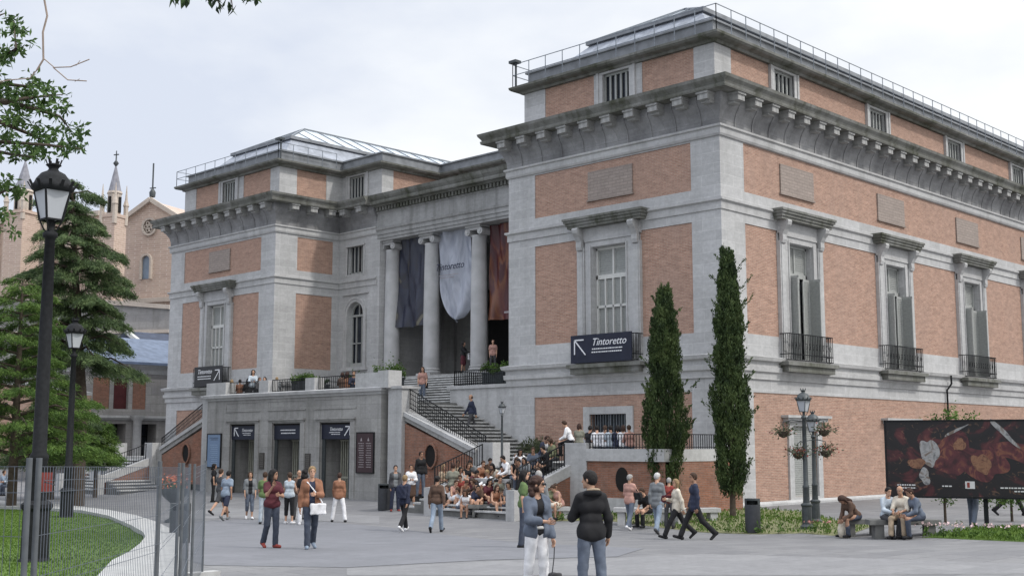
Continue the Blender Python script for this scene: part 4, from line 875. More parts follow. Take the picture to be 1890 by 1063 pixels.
rr = np.random.RandomState(3); leaves('foliage', rr.normal(size=(300, 3))*[.2, .2, .1]+list(p+Vector((0, 0, .2))), .12, .06, LF_DKL, bw, 1); flowers('blossom', rr.normal(size=(200, 3))*[.18, .18, .12]+list(p+Vector((0, 0, .32))), .1, mat('orange_petals', (.5,.15,.07), .6, .3, 3), bw, 1)
def bench(px, py, w, ang, label, h=.45, dpt=.45, m=None, curved=False):
    p = at(px, py); t = thing('stone_bench', p, label, 'bench', 'stone benches on the plaza', ang); c, s_ = math.cos(ang), math.sin(ang)
    def Q(a, b, z): return (p.x+a*c-b*s_, p.y+a*s_+b*c, p.z+z)
    m = m or TRIM; q = MB(); q.add([Q(a, b, z) for z in (h-.13, h) for a, b in ((-w/2, -dpt/2), (w/2, -dpt/2), (w/2, dpt/2), (-w/2, dpt/2))], [(3,2,1,0), (4,5,6,7), (0,1,5,4), (1,2,6,5), (2,3,7,6), (3,0,4,7)]); q.build('seat', m, t)
    for e in (-.36, .36):
        q = MB(); q.add([Q(a+e*w, b, z) for z in (-.05, h-.13) for a, b in ((-.12, -dpt*.4), (.12, -dpt*.4), (.12, dpt*.4), (-.12, dpt*.4))], [(3,2,1,0), (4,5,6,7), (0,1,5,4), (1,2,6,5), (2,3,7,6), (3,0,4,7)]); q.build('support', m, t)
VA = math.atan2(rt.y, rt.x)
DKST = mat('dark_bench_stone', (.14,.14,.135), .85, .25, 5, bump=.3)
bench(1668, 990, 1.9, VA, 'dark stone bench under three seated men on the right', m=DKST)
bench(1592, 988, 1.0, VA, 'dark stone seat under the bent reading woman on the right', m=DKST)
bench(1285, 962, 1.5, VA+.2, 'pale stone bench behind the walking couples near the corner', .42)
bench(1185, 966, 1.8, VA-.2, 'pale stone bench left of the cypress, behind the man in the grey jacket', .5)
bench(915, 951, 2.0, VA+.05, 'low dark stone block under the seated girls at the foot of the stairs', .4, .6, DKST)
bench(1028, 958, .9, VA, 'low stone block under two girls right of the stairs', .42, .5)
# ------------------------------------------------------------------ hedges and planters on the terrace
def planter(c, w, d, h, label, wall=None, n=1600, ang=0, box=True, fol=LF_BRI, lh=.3):
    t = thing('planter', c, label, 'planter', 'planters of greenery on the terraces'); q = MB()
    q.box(c[0]-d/2, c[0]+d/2, c[1]-w/2, c[1]+w/2, c[2], c[2]+h); q.box(c[0]-d/2-.04, c[0]+d/2+.04, c[1]-w/2-.04, c[1]+w/2+.04, c[2]+h-.08, c[2]+h+.003); q.build('trough', IRONG, t)
    rr = np.random.RandomState(int(c[1]*10)); C = rr.uniform(-1, 1, (n, 3)); C[:, 2] = np.abs(rr.normal(size=n))*.5; C = C*[d*.6, w*.55, lh]+[c[0], c[1], c[2]+h]
    C[:, 2] += .12*np.sin(C[:, 1]*5); leaves('foliage', C, .12, .06, fol, t, 3)
planter((38.7, 38.6, 5.27), 1.7, .6, .6, 'long planter with a bright green hedge on the right podium, under the red banner')
planter((38.6, 53.3, 5.27), 1.6, .6, .7, 'planter with a bright green hedge on the left podium, below the arched window')
planter((34.2, 43.6, 4.5), .9, .6, .9, 'dark planter with a low green bush behind the right terrace railing', fol=LF_DKL)
planter((34.1, 46.0, 4.5), .8, .6, .9, 'square dark planter behind the middle terrace railing', n=400, fol=LF_DKL, lh=.12)
planter((35.2, 42.2, 4.5), 1.4, .6, 1.1, 'bright green hedge in a trough beside the seated brown figures', lh=.5)
for c, lb in (((37.2, 35.2, 1.95), 'leafy potted shrub at the foot of the stair wall, left of the short lamp'), ((36.6, 34.0, 1.95), 'leafy potted shrub at the foot of the stair wall, right of the short lamp')):
    t = thing('potted_shrub', c, lb, 'shrub', 'potted shrubs by the stair wall'); q = MB(); q.lathe(c, [(.14, 0), (.2, .3), (.24, .38)], 14); q.build('pot', BARK, t)
    rr = np.random.RandomState(int(c[1])); d_ = rr.normal(size=(500, 3)); d_[:, 2] = np.abs(d_[:, 2]); d_ /= np.linalg.norm(d_, axis=1)[:, None]
    leaves('foliage', np.array(c)+[0, 0, .35]+d_*rr.uniform(.1, .65, (500, 1)), .22, .05, LF_OLV, t, 2, dirs=d_)
# ------------------------------------------------------------------ billboard
def painted():
    m, t, b = nodes('dark_abstract_poster'); b.inputs['Roughness'].default_value = .35
    tc = N(t, 'ShaderNodeTexCoord'); mp = N(t, 'ShaderNodeMapping', Scale=(.9, .9, 1.1)); t.links.new(tc.outputs['Object'], mp.inputs[0])
    n0 = N(t, 'ShaderNodeTexNoise', Scale=1.1, Detail=5, Distortion=1.8); n1 = N(t, 'ShaderNodeTexNoise', Scale=3.2, Detail=4, Distortion=2.5)
    t.links.new(mp.outputs[0], n0.inputs[0]); t.links.new(mp.outputs[0], n1.inputs[0])
    r = N(t, 'ShaderNodeValToRGB'); el = r.color_ramp.elements
    for k in range(3): el.new(.5)
    for e, (p, c) in zip(el, ((.3, (.004,.003,.004)), (.54, (.008,.006,.007)), (.58, (.035,.008,.01)), (.66, (.08,.018,.02)), (.78, (.18,.08,.05)))): e.position = p; e.color = rgb(c)
    t.links.new(n0.outputs[0], r.inputs[0])
    r2 = N(t, 'ShaderNodeValToRGB'); r2.color_ramp.elements[0].position = .61; r2.color_ramp.elements[1].position = .68; t.links.new(n1.outputs[0], r2.inputs[0])
    mx = N(t, 'ShaderNodeMix'); mx.data_type = 'RGBA'; mu = N(t, 'ShaderNodeMath'); mu.operation = 'MULTIPLY'; mu.inputs[1].default_value = .25; t.links.new(r2.outputs[0], mu.inputs[0]); t.links.new(mu.outputs[0], mx.inputs[0]); t.links.new(r.outputs[0], mx.inputs[6]); mx.inputs[7].default_value = rgb((.3, .16, .09))
    t.links.new(mx.outputs[2], b.inputs[0]); return m
A = dep(1636, 818, 34.2); B = dep(2080, 818, 31.8); A.z = B.z = 0; BD = (B-A).normalized(); BN = Vector((BD.y, -BD.x, 0)); BN = -BN if BN.dot(-A) < 0 else BN
bb = thing('billboard', ((A+B)/2).to_tuple(), 'wide dark billboard with swirling maroon and ochre shapes on black posts', 'billboard')
def BP_(u, z, d=0): return A+BD*u+BN*d+Vector((0, 0, z))
Lb = (B-A).length; q = MB(); zt, zb_ = 3.26, 1.2
def bslab(q, u0, u1, z0, z1, d0, d1):
    return q.add([BP_(u, z, d) for z in (z0, z1) for u, d in ((u0, d0), (u1, d0), (u1, d1), (u0, d1))], [(0,3,2,1), (4,5,6,7), (0,1,5,4), (1,2,6,5), (2,3,7,6), (3,0,4,7)])
bslab(q, 0, Lb, zb_, zt, -.08, 0); q.build('panel', painted(), bb)
q = MB(); bslab(q, -.04, Lb+.04, zt, zt+.05, -.1, .03); bslab(q, -.04, Lb+.04, zb_-.05, zb_, -.1, .03); bslab(q, -.05, 0, zb_-.04, zt+.04, -.1, .03); q.build('frame', IRON, bb)
for u in (.45, 2.55, 5.0):
    q = MB(); pp = BP_(u, 0, -.12); z0 = gz(pp.x, pp.y); bslab(q, u-.06, u+.06, z0-.1, zt-.1, -.2, -.1); q.build('post', IRON, bb)
PW = mat('poster_white', (.55,.55,.55), .5, .1, 4)
q = MB()
def blob(cu, cz, a, b_, rot, m, seed, nm='painted_shape', dd=.004):
    rs = random.Random(seed); n = 40; pts = []; f1_, f2_, f3_ = [rs.uniform(0, 6) for _ in range(3)]
    for k in range(n):
        t_ = 2*math.pi*k/n; rr_ = 1+.16*math.sin(2*t_+f1_)+.12*math.sin(3*t_+f2_)+.06*math.sin(5*t_+f3_)
        x_, y_ = a*rr_*math.cos(t_), b_*rr_*math.sin(t_); pts.append(BP_(cu+x_*math.cos(rot)-y_*math.sin(rot), cz+x_*math.sin(rot)+y_*math.cos(rot), dd))
    q = MB(); q.poly(pts, -BN*.003); return q.build(nm, m, bb)
c1 = cloth_mat('poster_maroon', [(.35, (.03,.006,.009)), (.52, (.085,.018,.022)), (.64, (.17,.065,.035)), (.7, (.06,.012,.014))], 2.2, 2.2, (1, 1, 1))
c2 = cloth_mat('poster_ochre', [(.35, (.08,.03,.018)), (.55, (.22,.11,.06)), (.7, (.1,.03,.018))], 4, 2, (1, 1, 1))
c3 = cloth_mat('poster_pale', [(.3, (.06,.06,.065)), (.5, (.3,.3,.3)), (.65, (.13,.1,.08))], 3, 1.5, (1, 1, 1))
blob(1.75, 2.35, .5, .62, .3, c1, 1, dd=.004); blob(2.55, 2.1, .62, .42, -.5, c1, 2, dd=.009); blob(3.6, 2.35, .75, .3, -.35, c1, 3, dd=.006)
blob(1.15, 2.4, .22, .42, .15, c3, 4, dd=.012); blob(1.0, 1.75, .14, .22, 0, c3, 5, dd=.014); blob(1.95, 2.62, .2, .13, .6, c2, 6, dd=.016); blob(2.5, 2.1, .2, .32, .5, c2, 7, dd=.018); blob(.8, 2.1, .2, .16, 0, c2, 8, dd=.016)
blob(3.1, 2.95, .5, .07, -.8, c3, 9, dd=.014); blob(1.85, 3.0, .35, .035, .5, c3, 10, dd=.014); blob(3.9, 2.9, .12, .22, .4, c2, 11, dd=.014)
q = MB(); rs = random.Random(4)
for u0, u1, z, n in ((.25, .75, 1.52, 2), (1.45, 1.7, 1.5, 1), (2.95, 4.4, 1.47, 1), (3.3, 4.0, 1.38, 1)):
    for k in range(n):
        u = u0
        while u < u1: w = rs.uniform(.03, .1); bslab(q, u, min(u+w, u1), z-k*.08-.035, z-k*.08, .02, .024); u += w+.02
q.build('fine_print', PW, bb)
q = MB(); bslab(q, 2.05, 2.3, 1.42, 1.62, .02, .024); q.build('emblem', PW, bb); q = MB(); bslab(q, 2.1, 2.17, 1.45, 1.59, .024, .028); q.build('emblem', REDF, bb)
# ------------------------------------------------------------------ construction fence
def fence_panel(a, b, label, posts=(1, 1), h=1.95, gap=.055):
    a, b = Vector(a), Vector(b); t = thing('mesh_fence_panel', ((a+b)/2).to_tuple(), label, 'fence', 'temporary mesh fence panels'); d = (b-a).normalized(); n_ = Vector((d.y, -d.x, 0)); L = (b-a).length
    G = lambda u: a+(b-a)*(u/L)
    for e, on in ((0, posts[0]), (L, posts[1])):
        if on: q = MB(); p = G(e); q.tube([p, p+Vector((0, 0, h))], .019, 8); q.build('post', mat('fence_post_steel', (.11,.12,.13), .5, .2, 9, metal=.3), t)
        p = G(e); q = MB(); q.box(p.x-.28, p.x+.28, p.y-.11, p.y+.11, p.z-.02, p.z+.12)
        if on: q.build('foot', KERB, t)
    q = MB(); u = .05; n = int((L-.1)/gap)
    for k in range(n+1):
        u = .05+k*(L-.1)/n; p = G(u); q.bar(p+Vector((0, 0, .15)), p+Vector((0, 0, h-.05)), .0028)
    for z in (.15, .4, .65, .72, .95, 1.2, 1.27, 1.5, 1.75, 1.82, h-.05):
        q.bar(G(.02)+Vector((0, 0, z))+(n_*.03 if z in (.72, 1.27, 1.82) else n_*0), G(L-.02)+Vector((0, 0, z))+(n_*.03 if z in (.72, 1.27, 1.82) else n_*0), .0032)
    q.build('wire_mesh', mat('wire', (.13,.15,.18), .45, .1, 5, metal=.4), t)
def fp(px, d): p = dep(px, 818, d); p.z = gz(p.x, p.y); return p
Zp, A_, B_, C1, C_, D_ = fp(-330, 7.6), fp(56, 7.0), fp(297, 10.2), fp(333, 13.6), fp(352, 16.6), fp(381, 20.3)
fence_panel(Zp, A_, 'mesh fence panel left of the near tall lamp', (0, 1)); A2 = fp(74, 7.1)
fence_panel(A2, B_, 'wide mesh fence panel between the near tall lamp and the first steel post'); fence_panel(fp(301, 10.3), C1, 'narrow-looking mesh fence panel seen edge-on beside the first steel post', (0, 1), gap=.2)
fence_panel(fp(340, 13.8), C_, 'mesh fence panel seen edge-on in front of the near litter bin', (1, 1), gap=.2); fence_panel(fp(361, 16.8), D_, 'farthest mesh fence panel, closing the row in front of the plaza', gap=.17)
p = fp(86, 9.0); t = thing('small_notice', p+Vector((0, 0, 1.6)), 'small red-brown notice hanging beside the near tall lamp', 'notice'); q = MB(); q.box(p.x-.06, p.x+.06, p.y-.005, p.y+.005, p.z+1.72, p.z+1.86)
q.v = [(p.x+(v[0]-p.x)*rt.x-(v[1]-p.y)*rt.y, p.y+(v[0]-p.x)*rt.y+(v[1]-p.y)*rt.x, v[2]) for v in q.v]; q.build('plate', mat('red_brown_plate', (.2,.04,.03), .6, .2, 20), t)
q = MB(); q.bar(p+Vector((0, 0, 1.79)), A2.lerp(B_, .1)+Vector((0, 0, 1.79)), .006); q.build('wire', IRON, t)
# ------------------------------------------------------------------ trees
def cypress(px, py, top_px, width, label, seed, lean=0):
    p = at(px, py); dcam = (p-CV).dot(fw)/1.0; t = thing('cypress_tree', p, label, 'cypress', 'slim cypresses by the corner')
    H = top_px; q = MB(); q.tube([p-Vector((0, 0, .1)), p+Vector((0, 0, .8)), p+Vector((0, 0, H*.5)), p+Vector((0, 0, H*.95))], [.11, .09, .06, .01], 8); q.build('trunk', BARK, t)
    rr = np.random.RandomState(seed); C = []; D = []
    K = 900
    for k in range(K):      # upright sprays, each a dense wisp of scale leaves
        z = H*(.07+.9*rr.rand()**.92); f = z/H; prof = (min(1, (f-.02)/.14)**.6)*(1-max(0, f-.45)/.56)**.62; R = width*max(.08, prof)*(1+.18*math.sin(z*2.1+seed)+.1*math.sin(z*5.3))
        a = rr.uniform(0, 2*math.pi); ro = R*math.sqrt(rr.uniform(.25, 1)); c = np.array([p.x+math.cos(a)*ro+lean*f, p.y+math.sin(a)*ro, p.z+z])
        out = .16 if rr.rand() > .04 else .6
        d = np.array([math.cos(a)*out*1.4, math.sin(a)*out*1.4, 1.0]); L = rr.uniform(.25, .6)*(1.25 if out > .2 else 1); n = 60
        s = rr.uniform(0, 1, n); wd = .075*(1-s*.75); C.append(c+np.outer(s*L, d)+rr.normal(size=(n, 3))*wd[:, None]); D.append(np.tile(d, (n, 1)))
    C = np.vstack(C); D = np.vstack(D); leaves('crown', C, .11, .042, LF_CYP, t, seed, dirs=D)
cypress(1353, 955, 8.65, .5, 'taller dark cypress at the corner of the museum, right of the other', 1)
cypress(1229, 948, 7.6, .62, 'shorter dark cypress in front of the landing wall, left of the other', 2, .1)
def cedar(base, H, R, label, seed, layers, mat_=None, droop=.5, lean=(0, 0), low=.2, n=150, trunk=.3, dens=1.0, pw=.75):
    rr = np.random.RandomState(seed); t = thing('cedar_tree', base, label, 'conifer'); b = Vector(base)
    q = MB(); q.tube([b-Vector((0, 0, .3)), b+Vector((0, 0, H*.3)), b+Vector((lean[0]*.6, lean[1]*.6, H*.7)), b+Vector((lean[0], lean[1], H*.98))], [trunk, trunk*.8, trunk*.45, .04], 10); q.build('trunk', BARK, t)
    C, D = [], []; q = MB()
    for k in range(layers):
        f = low+(1-low)*(k+.5*rr.rand())/layers; z = H*f; Rr = R*(1-f)**pw*rr.uniform(.55, 1.1)+.4; a = k*2.4+rr.uniform(-.4, .4)
        u = np.array([math.cos(a), math.sin(a), 0]); s0 = np.array([b.x+lean[0]*f, b.y+lean[1]*f, b.z+z])
        tip = s0+u*Rr+[0, 0, Rr*.12-droop*Rr*.25]; mid = s0+u*Rr*.55+[0, 0, Rr*.14]
        q.tube([s0, mid, tip], [.07*(1-f)+.03, .045, .012], 5)
        m = int(n*dens*Rr/2)
        for i in range(m):       # flat pads of twigs along the branch, tips hanging
            s = rr.uniform(.18, 1.05); pc = (1-s)**2*s0+2*s*(1-s)*mid+s*s*tip; w = Rr*.42*math.sin(min(s, 1)*2.6+.25); v = np.array([-u[1], u[0], 0])
            off = rr.normal()*w*.55; c = pc+v*off+[0, 0, rr.normal()*.03-abs(off)*.25*droop*2]
            dd = u*.7+v*np.sign(off)*.6+np.array([0, 0, -.25-droop*.5]); kk = 22; ss_ = rr.uniform(0, 1, kk); L = .45
            C.append(c+np.outer(ss_*L, dd)+rr.normal(size=(kk, 3))*.06); D.append(np.tile(dd, (kk, 1)))
    q.build('branches', BARK, t); C = np.vstack(C); D = np.vstack(D); leaves('crown', C, .15, .03, mat_ or LF_CED, t, seed, dirs=D)
p = dep(147, 835, 52); cedar((p.x, p.y, 0), 14.2, 3.3, 'tall dark cedar with drooping flat boughs rising behind the two tall lamps', 3, 42, n=185, lean=(-.6, .65), low=.42, pw=.45, droop=.8)
p = dep(25, 850, 47); cedar((p.x, p.y, 0), 9.2, 4.0, 'lower bright green conifer with feathery boughs at the far left', 5, 44, LF_BRI, .35, low=.22, n=85, trunk=.2)
p = dep(95, 850, 58); cedar((p.x, p.y, 0), 6.0, 2.6, 'low spreading conifer in the garden behind the middle lamp', 8, 40, LF_CED, .35, low=.25, n=80, trunk=.2)
p = dep(178, 840, 60); cedar((p.x, p.y, 0), 3.8, 1.2, 'small feathery conifer in front of the slate-roofed pavilion', 9, 26, LF_BRI, .4, low=.45, n=70, trunk=.12)
# broad-leaved tree whose branches reach in at the top left
def leafy(t, clusters, seed, m=LF_BRI, n=46, s=.085, spread=.1):
    rr = np.random.RandomState(seed); C, D = [], []
    for c in clusters:
        k = int(n*rr.uniform(.6, 1.3)); d = rr.normal(size=(k, 3)); d[:, 2] -= .35; d /= np.linalg.norm(d, axis=1)[:, None]
        C.append(np.array(c)+d*rr.uniform(.15, 1, (k, 1))*spread*rr.uniform(.8, 1.3)); D.append(d)
    leaves('crown', np.vstack(C), s, s*.42, m, t, seed, dirs=np.vstack(D))
tr = thing('overhanging_tree', (*dep(-420, 818, 10).to_tuple()[:2], .5), 'broad-leaved tree at the left edge whose leafy twigs hang into the sky', 'tree')
b0 = dep(-420, 818, 10); b0.z = .4; q = MB(); q.tube([b0, b0+Vector((0, 0, 2.2)), dep(-380, 150, 10.5), dep(-330, -300, 11)], [.26, .2, .14, .06], 10); q.build('trunk', BARK, tr)
q = MB(); cl = []
paths = [[(-380, 250), (-150, 230), (0, 262), (90, 268), (150, 275)], [(-380, 150), (-150, 90), (0, 110), (30, 90), (25, 40)], [(-300, 200), (-60, 170), (60, 200), (110, 215), (130, 240)], [(-340, 220), (-100, 260), (20, 285), (60, 290)], [(-380, 250), (-120, 330), (-10, 360), (30, 345)], [(-300, 180), (-40, 150), (50, 160), (75, 145)], [(-100, 180), (10, 190), (45, 182), (115, 175)], [(-200, 50), (-30, 40), (10, 25)], [(-150, 240), (0, 225), (60, 250), (85, 262)]]
rs = random.Random(7)
for pth in paths:
    P = [dep(x, y, 9.5+rs.uniform(-.5, .5)) for x, y in pth]; q.tube(P, list(np.linspace(.03, .004, len(P))), 5)
    for a, b in zip(P[1:], P[2:]):
        for k in range(4): cl.append(a.lerp(b, (k+rs.random())/4)+Vector((rs.gauss(0, .05), rs.gauss(0, .05), rs.gauss(0, .06))))
for x, y in ((5, 60), (22, 45), (8, 90), (30, 75), (-10, 120), (10, 110), (33, 95), (12, 150), (-5, 180), (15, 165), (48, 178), (38, 200), (118, 175), (62, 142), (66, 155), (85, 165), (112, 190), (145, 235), (152, 250), (130, 262), (150, 272), (115, 262), (88, 250), (100, 240), (20, 245), (35, 262), (60, 290), (28, 225), (8, 250), (70, 270), (0, 290), (20, 330), (30, 345), (10, 340), (5, 395), (20, 400), (-5, 420), (25, 430)): cl.append(dep(x, y, 9.5+rs.uniform(-.4, .4)))
q.build('branches', BARK, tr); leafy(tr, cl, 2, LF_MID, 24, .06, .075)
tw = thing('bare_twig', dep(80, -40, 8), 'thin bare twig hanging down against the sky at the top left', 'twig'); q = MB()
for pth, r0 in (([(60, -120), (80, -10), (87, 30), (79, 60), (80, 110), (68, 130)], .007), ([(80, 108), (100, 125), (130, 124), (165, 110)], .004), ([(98, 125), (125, 148), (160, 150)], .004), ([(68, 130), (55, 145), (20, 148), (-60, 160)], .004), ([(140, 122), (148, 112)], .002), ([(138, 151), (147, 146)], .002)):
    q.tube([dep(x, y, 8) for x, y in pth], r0, 5)
q.build('stem', mat('pale_twig', (.3,.24,.2), .8, .2, 20), tw)
sp_ = thing('leafy_spray', dep(390, 0, 6), 'dark leafy sprays hanging in from the top edge of the sky', 'branch'); q = MB(); cl = []
for pth in ([(360, -120), (345, -20), (325, 8)], [(360, -120), (395, -10), (410, 18)], [(480, -120), (460, -20), (455, 8)], [(360, -120), (375, -20), (385, 4)], [(420, -100), (425, -10), (430, 18)], [(360, -120), (420, -150), (480, -120)]):
    P = [dep(x, y, 6) for x, y in pth]; q.tube(P, [.008, .004, .002], 5)
q.build('twigs', BARK, sp_)
C, D = [], []; rr = np.random.RandomState(3)
for x, y in ((318, 9), (330, 5), (340, 12), (350, 2), (332, -6), (383, 2), (392, 10), (403, 22), (412, 14), (422, 17), (428, 24), (400, 4), (386, -6), (455, 8), (446, 2), (466, 4), (474, 8), (460, -8), (345, -8), (415, -3)):
    for k in range(3): C.append(dep(x+rr.normal()*3, y-6+rr.normal()*2, 6)); D.append(rt*rr.uniform(-.9, .9)-up*1.0)
leaves('leaves', np.array(C), .06, .022, LF_DKL, sp_, 1, dirs=np.array(D), jit=.6)
# young tree behind the billboard
p = dep(1745, 960, 36.5); yt = thing('young_tree', (p.x, p.y, gz(p.x, p.y)), 'young bright green tree behind the billboard, leaves showing above and below it', 'tree'); q = MB(); q.tube([(p.x, p.y, -.1), (p.x, p.y, 3.4)], [.05, .02], 6); q.build('trunk', BARK, yt)
rr = np.random.RandomState(9); cs = [np.array([p.x, p.y, z])+rr.normal(size=3)*[.35, .35, .1] for z in np.linspace(1.1, 3.55, 26)]
q = MB()
for c_ in cs: q.tube([(p.x, p.y, c_[2]-.25), tuple(c_)], .008, 4)
q.build('branches', BARK, yt); C = np.vstack([c_+rr.normal(size=(90, 3))*.13 for c_ in cs]); leaves('crown', C, .1, .055, LF_BRI, yt, 4)
p = dep(1868, 960, 37); yt = thing('young_tree', (p.x, p.y, gz(p.x, p.y)), 'small green tree behind the right end of the billboard', 'tree'); q = MB(); q.tube([(p.x, p.y, -.1), (p.x, p.y, 2.6)], [.05, .02], 6); q.build('trunk', BARK, yt); leaves('crown', np.vstack([np.array([p.x, p.y, 1.3])+rr.normal(size=3)*[.35, .35, .22]+rr.normal(size=(80, 3))*.12 for _ in range(16)]), .1, .055, LF_BRI, yt, 5)
# ------------------------------------------------------------------ church behind
class Fr:     # a local frame: facade facing the camera at an angle
    def __init__(s, px, py, d, turn): s.o = dep(px, py, d); s.u = (Matrix.Rotation(turn, 3, 'Z') @ rt); s.u.z = 0; s.u.normalize(); s.n = Vector((s.u.y, -s.u.x, 0)); s.k = d/F; s.px, s.py = px, py
    def P(s, x, y, d=0): return s.o+s.u*((x-s.px)*s.k)+Vector((0, 0, -(y-s.py)*s.k))+s.n*d      # photo pixels -> metres in the facade plane
def fpoly(q, fr, pts, d0, th): return q.poly([fr.P(x, y, d0) for x, y in pts], -fr.n*th)
c = Fr(275, 480, 125, R_(-22)); ch = thing('church', c.P(275, 830), 'pale brick gothic church with rose window and pinnacled gable behind the trees', 'church')
q = MB(); fpoly(q, c, [(205, 850), (205, 408), (277, 369), (345, 408), (345, 850)], 0, 14); q.build('gable_wall', CHURCH, ch)
for a_, b_ in (((203, 408), (277, 367)), ((347, 408), (277, 367)), ((205, 556), (345, 556))): q = MB(); q.bar(c.P(*a_, .3), c.P(*b_, .3), .35, .45); q.build('gable_coping', PALE, ch)
q = MB(); q.bar(c.P(277, 368, 0), c.P(277, 298, 0), .12); q.bar(c.P(271, 345, 0), c.P(284, 345, 0), .1); q.lathe(c.P(277, 362, 0), [(.3, 0), (.35, .5), (.1, .9)], 8); q.build('cross', IRONG, ch)
def fring(q, fr, cx, cy, r0, r1, d0, d1, a0=0, a1=2*math.pi, n=20):
    T = np.linspace(a0, a1, n+1)
    for a, b in zip(T, T[1:]): q.add([fr.P(cx+r_*math.cos(t), cy-r_*math.sin(t), d) for d in (d0, d1) for r_, t in ((r0, a), (r1, a), (r1, b), (r0, b))], [(0,1,2,3), (7,6,5,4), (0,4,5,1), (2,6,7,3), (0,3,7,4), (1,5,6,2)])
q = MB(); fring(q, c, 275, 418, 13, 17, 0, .25); rw = q.build('rose_window', PALE, ch); q = MB(); fpoly(q, c, [(275+13.2*math.cos(t), 418-13.2*math.sin(t)) for t in np.linspace(0, 2*math.pi, 20, endpoint=False)], .03, .1); q.build('pane', mat('rose_glass', (.16,.12,.1), .6, .2, 3), rw)
q = MB()
for k in range(6): t = k*math.pi/3; fring(q, c, 275+7.5*math.cos(t), 418-7.5*math.sin(t), 2.6, 4, .04, .2, n=8)
fring(q, c, 275, 418, 2.2, 3.6, .04, .2, n=8); q.build('tracery', PALE, rw)
q = MB(); fring(q, c, 271, 481, 9, 13, 0, .3, 0, math.pi, 12); 
for s in (-1, 1): fpoly(q, c, [(271+s*9, 481), (271+s*13, 481), (271+s*13, 516), (271+s*9, 516)], .3, .3)
aw_ = q.build('arched_window', PALE, ch); q = MB(); fpoly(q, c, [(262, 515), (262, 481)]+[(271-9*math.cos(t), 481-9*math.sin(t)) for t in np.linspace(0, math.pi, 10)][1:-1]+[(280, 481), (280, 515)], .04, .1); q.build('pane', mat('church_glass', (.2,.25,.32), .3, .2, 1), aw_)
def tower(cx, top, base, w, label, d=120, spire=60):
    fr = Fr(cx, 400, d, R_(-22)); t = thing('church_tower', fr.P(cx, 700), label, 'church tower', 'gothic towers of the church'); k = fr.k
    C0 = fr.P(cx, base, -w*k*.5); q = MB(); sb = base
    q.lathe((C0.x, C0.y, 0), [(w*k*.72, 0), (w*k*.72, C0.z), (w*k*.8, C0.z+.1), (w*k*.8, C0.z+.4)], 4, smooth=False, rot=math.atan2(fr.u.y, fr.u.x)+math.pi/4); q.build('shaft', CHURCH, t)
    q = MB(); q.lathe(C0+Vector((0, 0, .3)), [(w*k*.4, 0), (w*k*.4, 2.2), (w*k*.46, 2.3), (w*k*.42, 2.5)], 8, smooth=False); q.build('belfry', PALE, t)
    q = MB(); zt_ = fr.P(cx, top).z; q.lathe((C0.x, C0.y, C0.z+2.7), [(w*k*.4, 0), (w*k*.22, (zt_-C0.z-2.7)*.5), (.06, zt_-C0.z-2.7)], 8, smooth=False); q.build('spire', mat('spire_slate', (.22,.22,.25), .7, .25, 2), t)
    q = MB(); q.lathe((C0.x, C0.y, zt_-.1), [(.08, 0), (.3, .3), (.08, .6), (.05, 1.6)], 8); q.bar((C0.x-.3*fr.u.x, C0.y-.3*fr.u.y, zt_+1.1), (C0.x+.3*fr.u.x, C0.y+.3*fr.u.y, zt_+1.1), .1); q.build('finial', IRONG, t)
    for i in range(4):      # corner pinnacles
        a = math.atan2(fr.u.y, fr.u.x)+math.pi/4+i*math.pi/2; px_, py_ = C0.x+math.cos(a)*w*k*.66, C0.y+math.sin(a)*w*k*.66; q = MB(); q.lathe((px_, py_, C0.z-.6), [(.26, 0), (.26, 1.9), (.34, 2.0), (.16, 2.6), (.03, 4.1)], 6, smooth=False); q.build('pinnacle', PALE, t)
    for i in range(4):
        a = math.atan2(fr.u.y, fr.u.x)+i*math.pi/2; cx_, cy_ = C0.x+math.cos(a)*w*k*.37, C0.y+math.sin(a)*w*k*.37; q = MB(); q.box(cx_-.14, cx_+.14, cy_-.14, cy_+.14, C0.z+.6, C0.z+2.2); q.build('opening', DARK, t)
tower(199, 300, 402, 32, 'slender brick tower with a grey spire just left of the rose window gable')
tower(25, 290, 395, 44, 'broad brick tower with a grey spire at the far left edge', 128)
fr = Fr(90, 480, 132, R_(-22)); nv = thing('church_nave', fr.P(90, 800), 'long pale brick church nave seen through the branches of the cedar', 'church'); q = MB(); fpoly(q, fr, [(-120, 850), (-120, 405), (205, 405), (205, 850)], 0, 8); q.build('wall', CHURCH, nv); q = MB(); fpoly(q, fr, [(-120, 405), (-120, 396), (205, 396), (205, 405)], .3, 8.5); q.build('coping', PALE, nv)
for x in (-60, 0, 60, 120, 175):
    q = MB(); fpoly(q, fr, [(x-5, 500), (x-5, 450), (x, 443), (x+5, 450), (x+5, 500)], .05, .1); q.build('window', DARK, nv); q = MB(); fpoly(q, fr, [(x+22, 850), (x+22, 412), (x+30, 412), (x+30, 850)], 1, 1); q.build('buttress', PALE, nv)
fr = Fr(180, 600, 112, R_(-15)); w_ = thing('retaining_wall', fr.P(180, 800), 'long grey stone wall with a pale coping below the church', 'wall'); q = MB(); fpoly(q, fr, [(-150, 850), (-150, 552), (10, 548), (240, 566), (330, 575), (330, 850)], 0, 2); q.build('stonework', GREYWALL, w_); q = MB(); fpoly(q, fr, [(-150, 552), (-150, 545), (10, 541), (240, 558), (330, 567), (330, 575), (240, 566), (10, 548)], .25, 2.5); q.build('coping', PALE, w_)
q = MB(); fpoly(q, fr, [(-150, 612), (-150, 606), (330, 612), (330, 618)], .2, .25); q.build('string_course', PALE, w_)
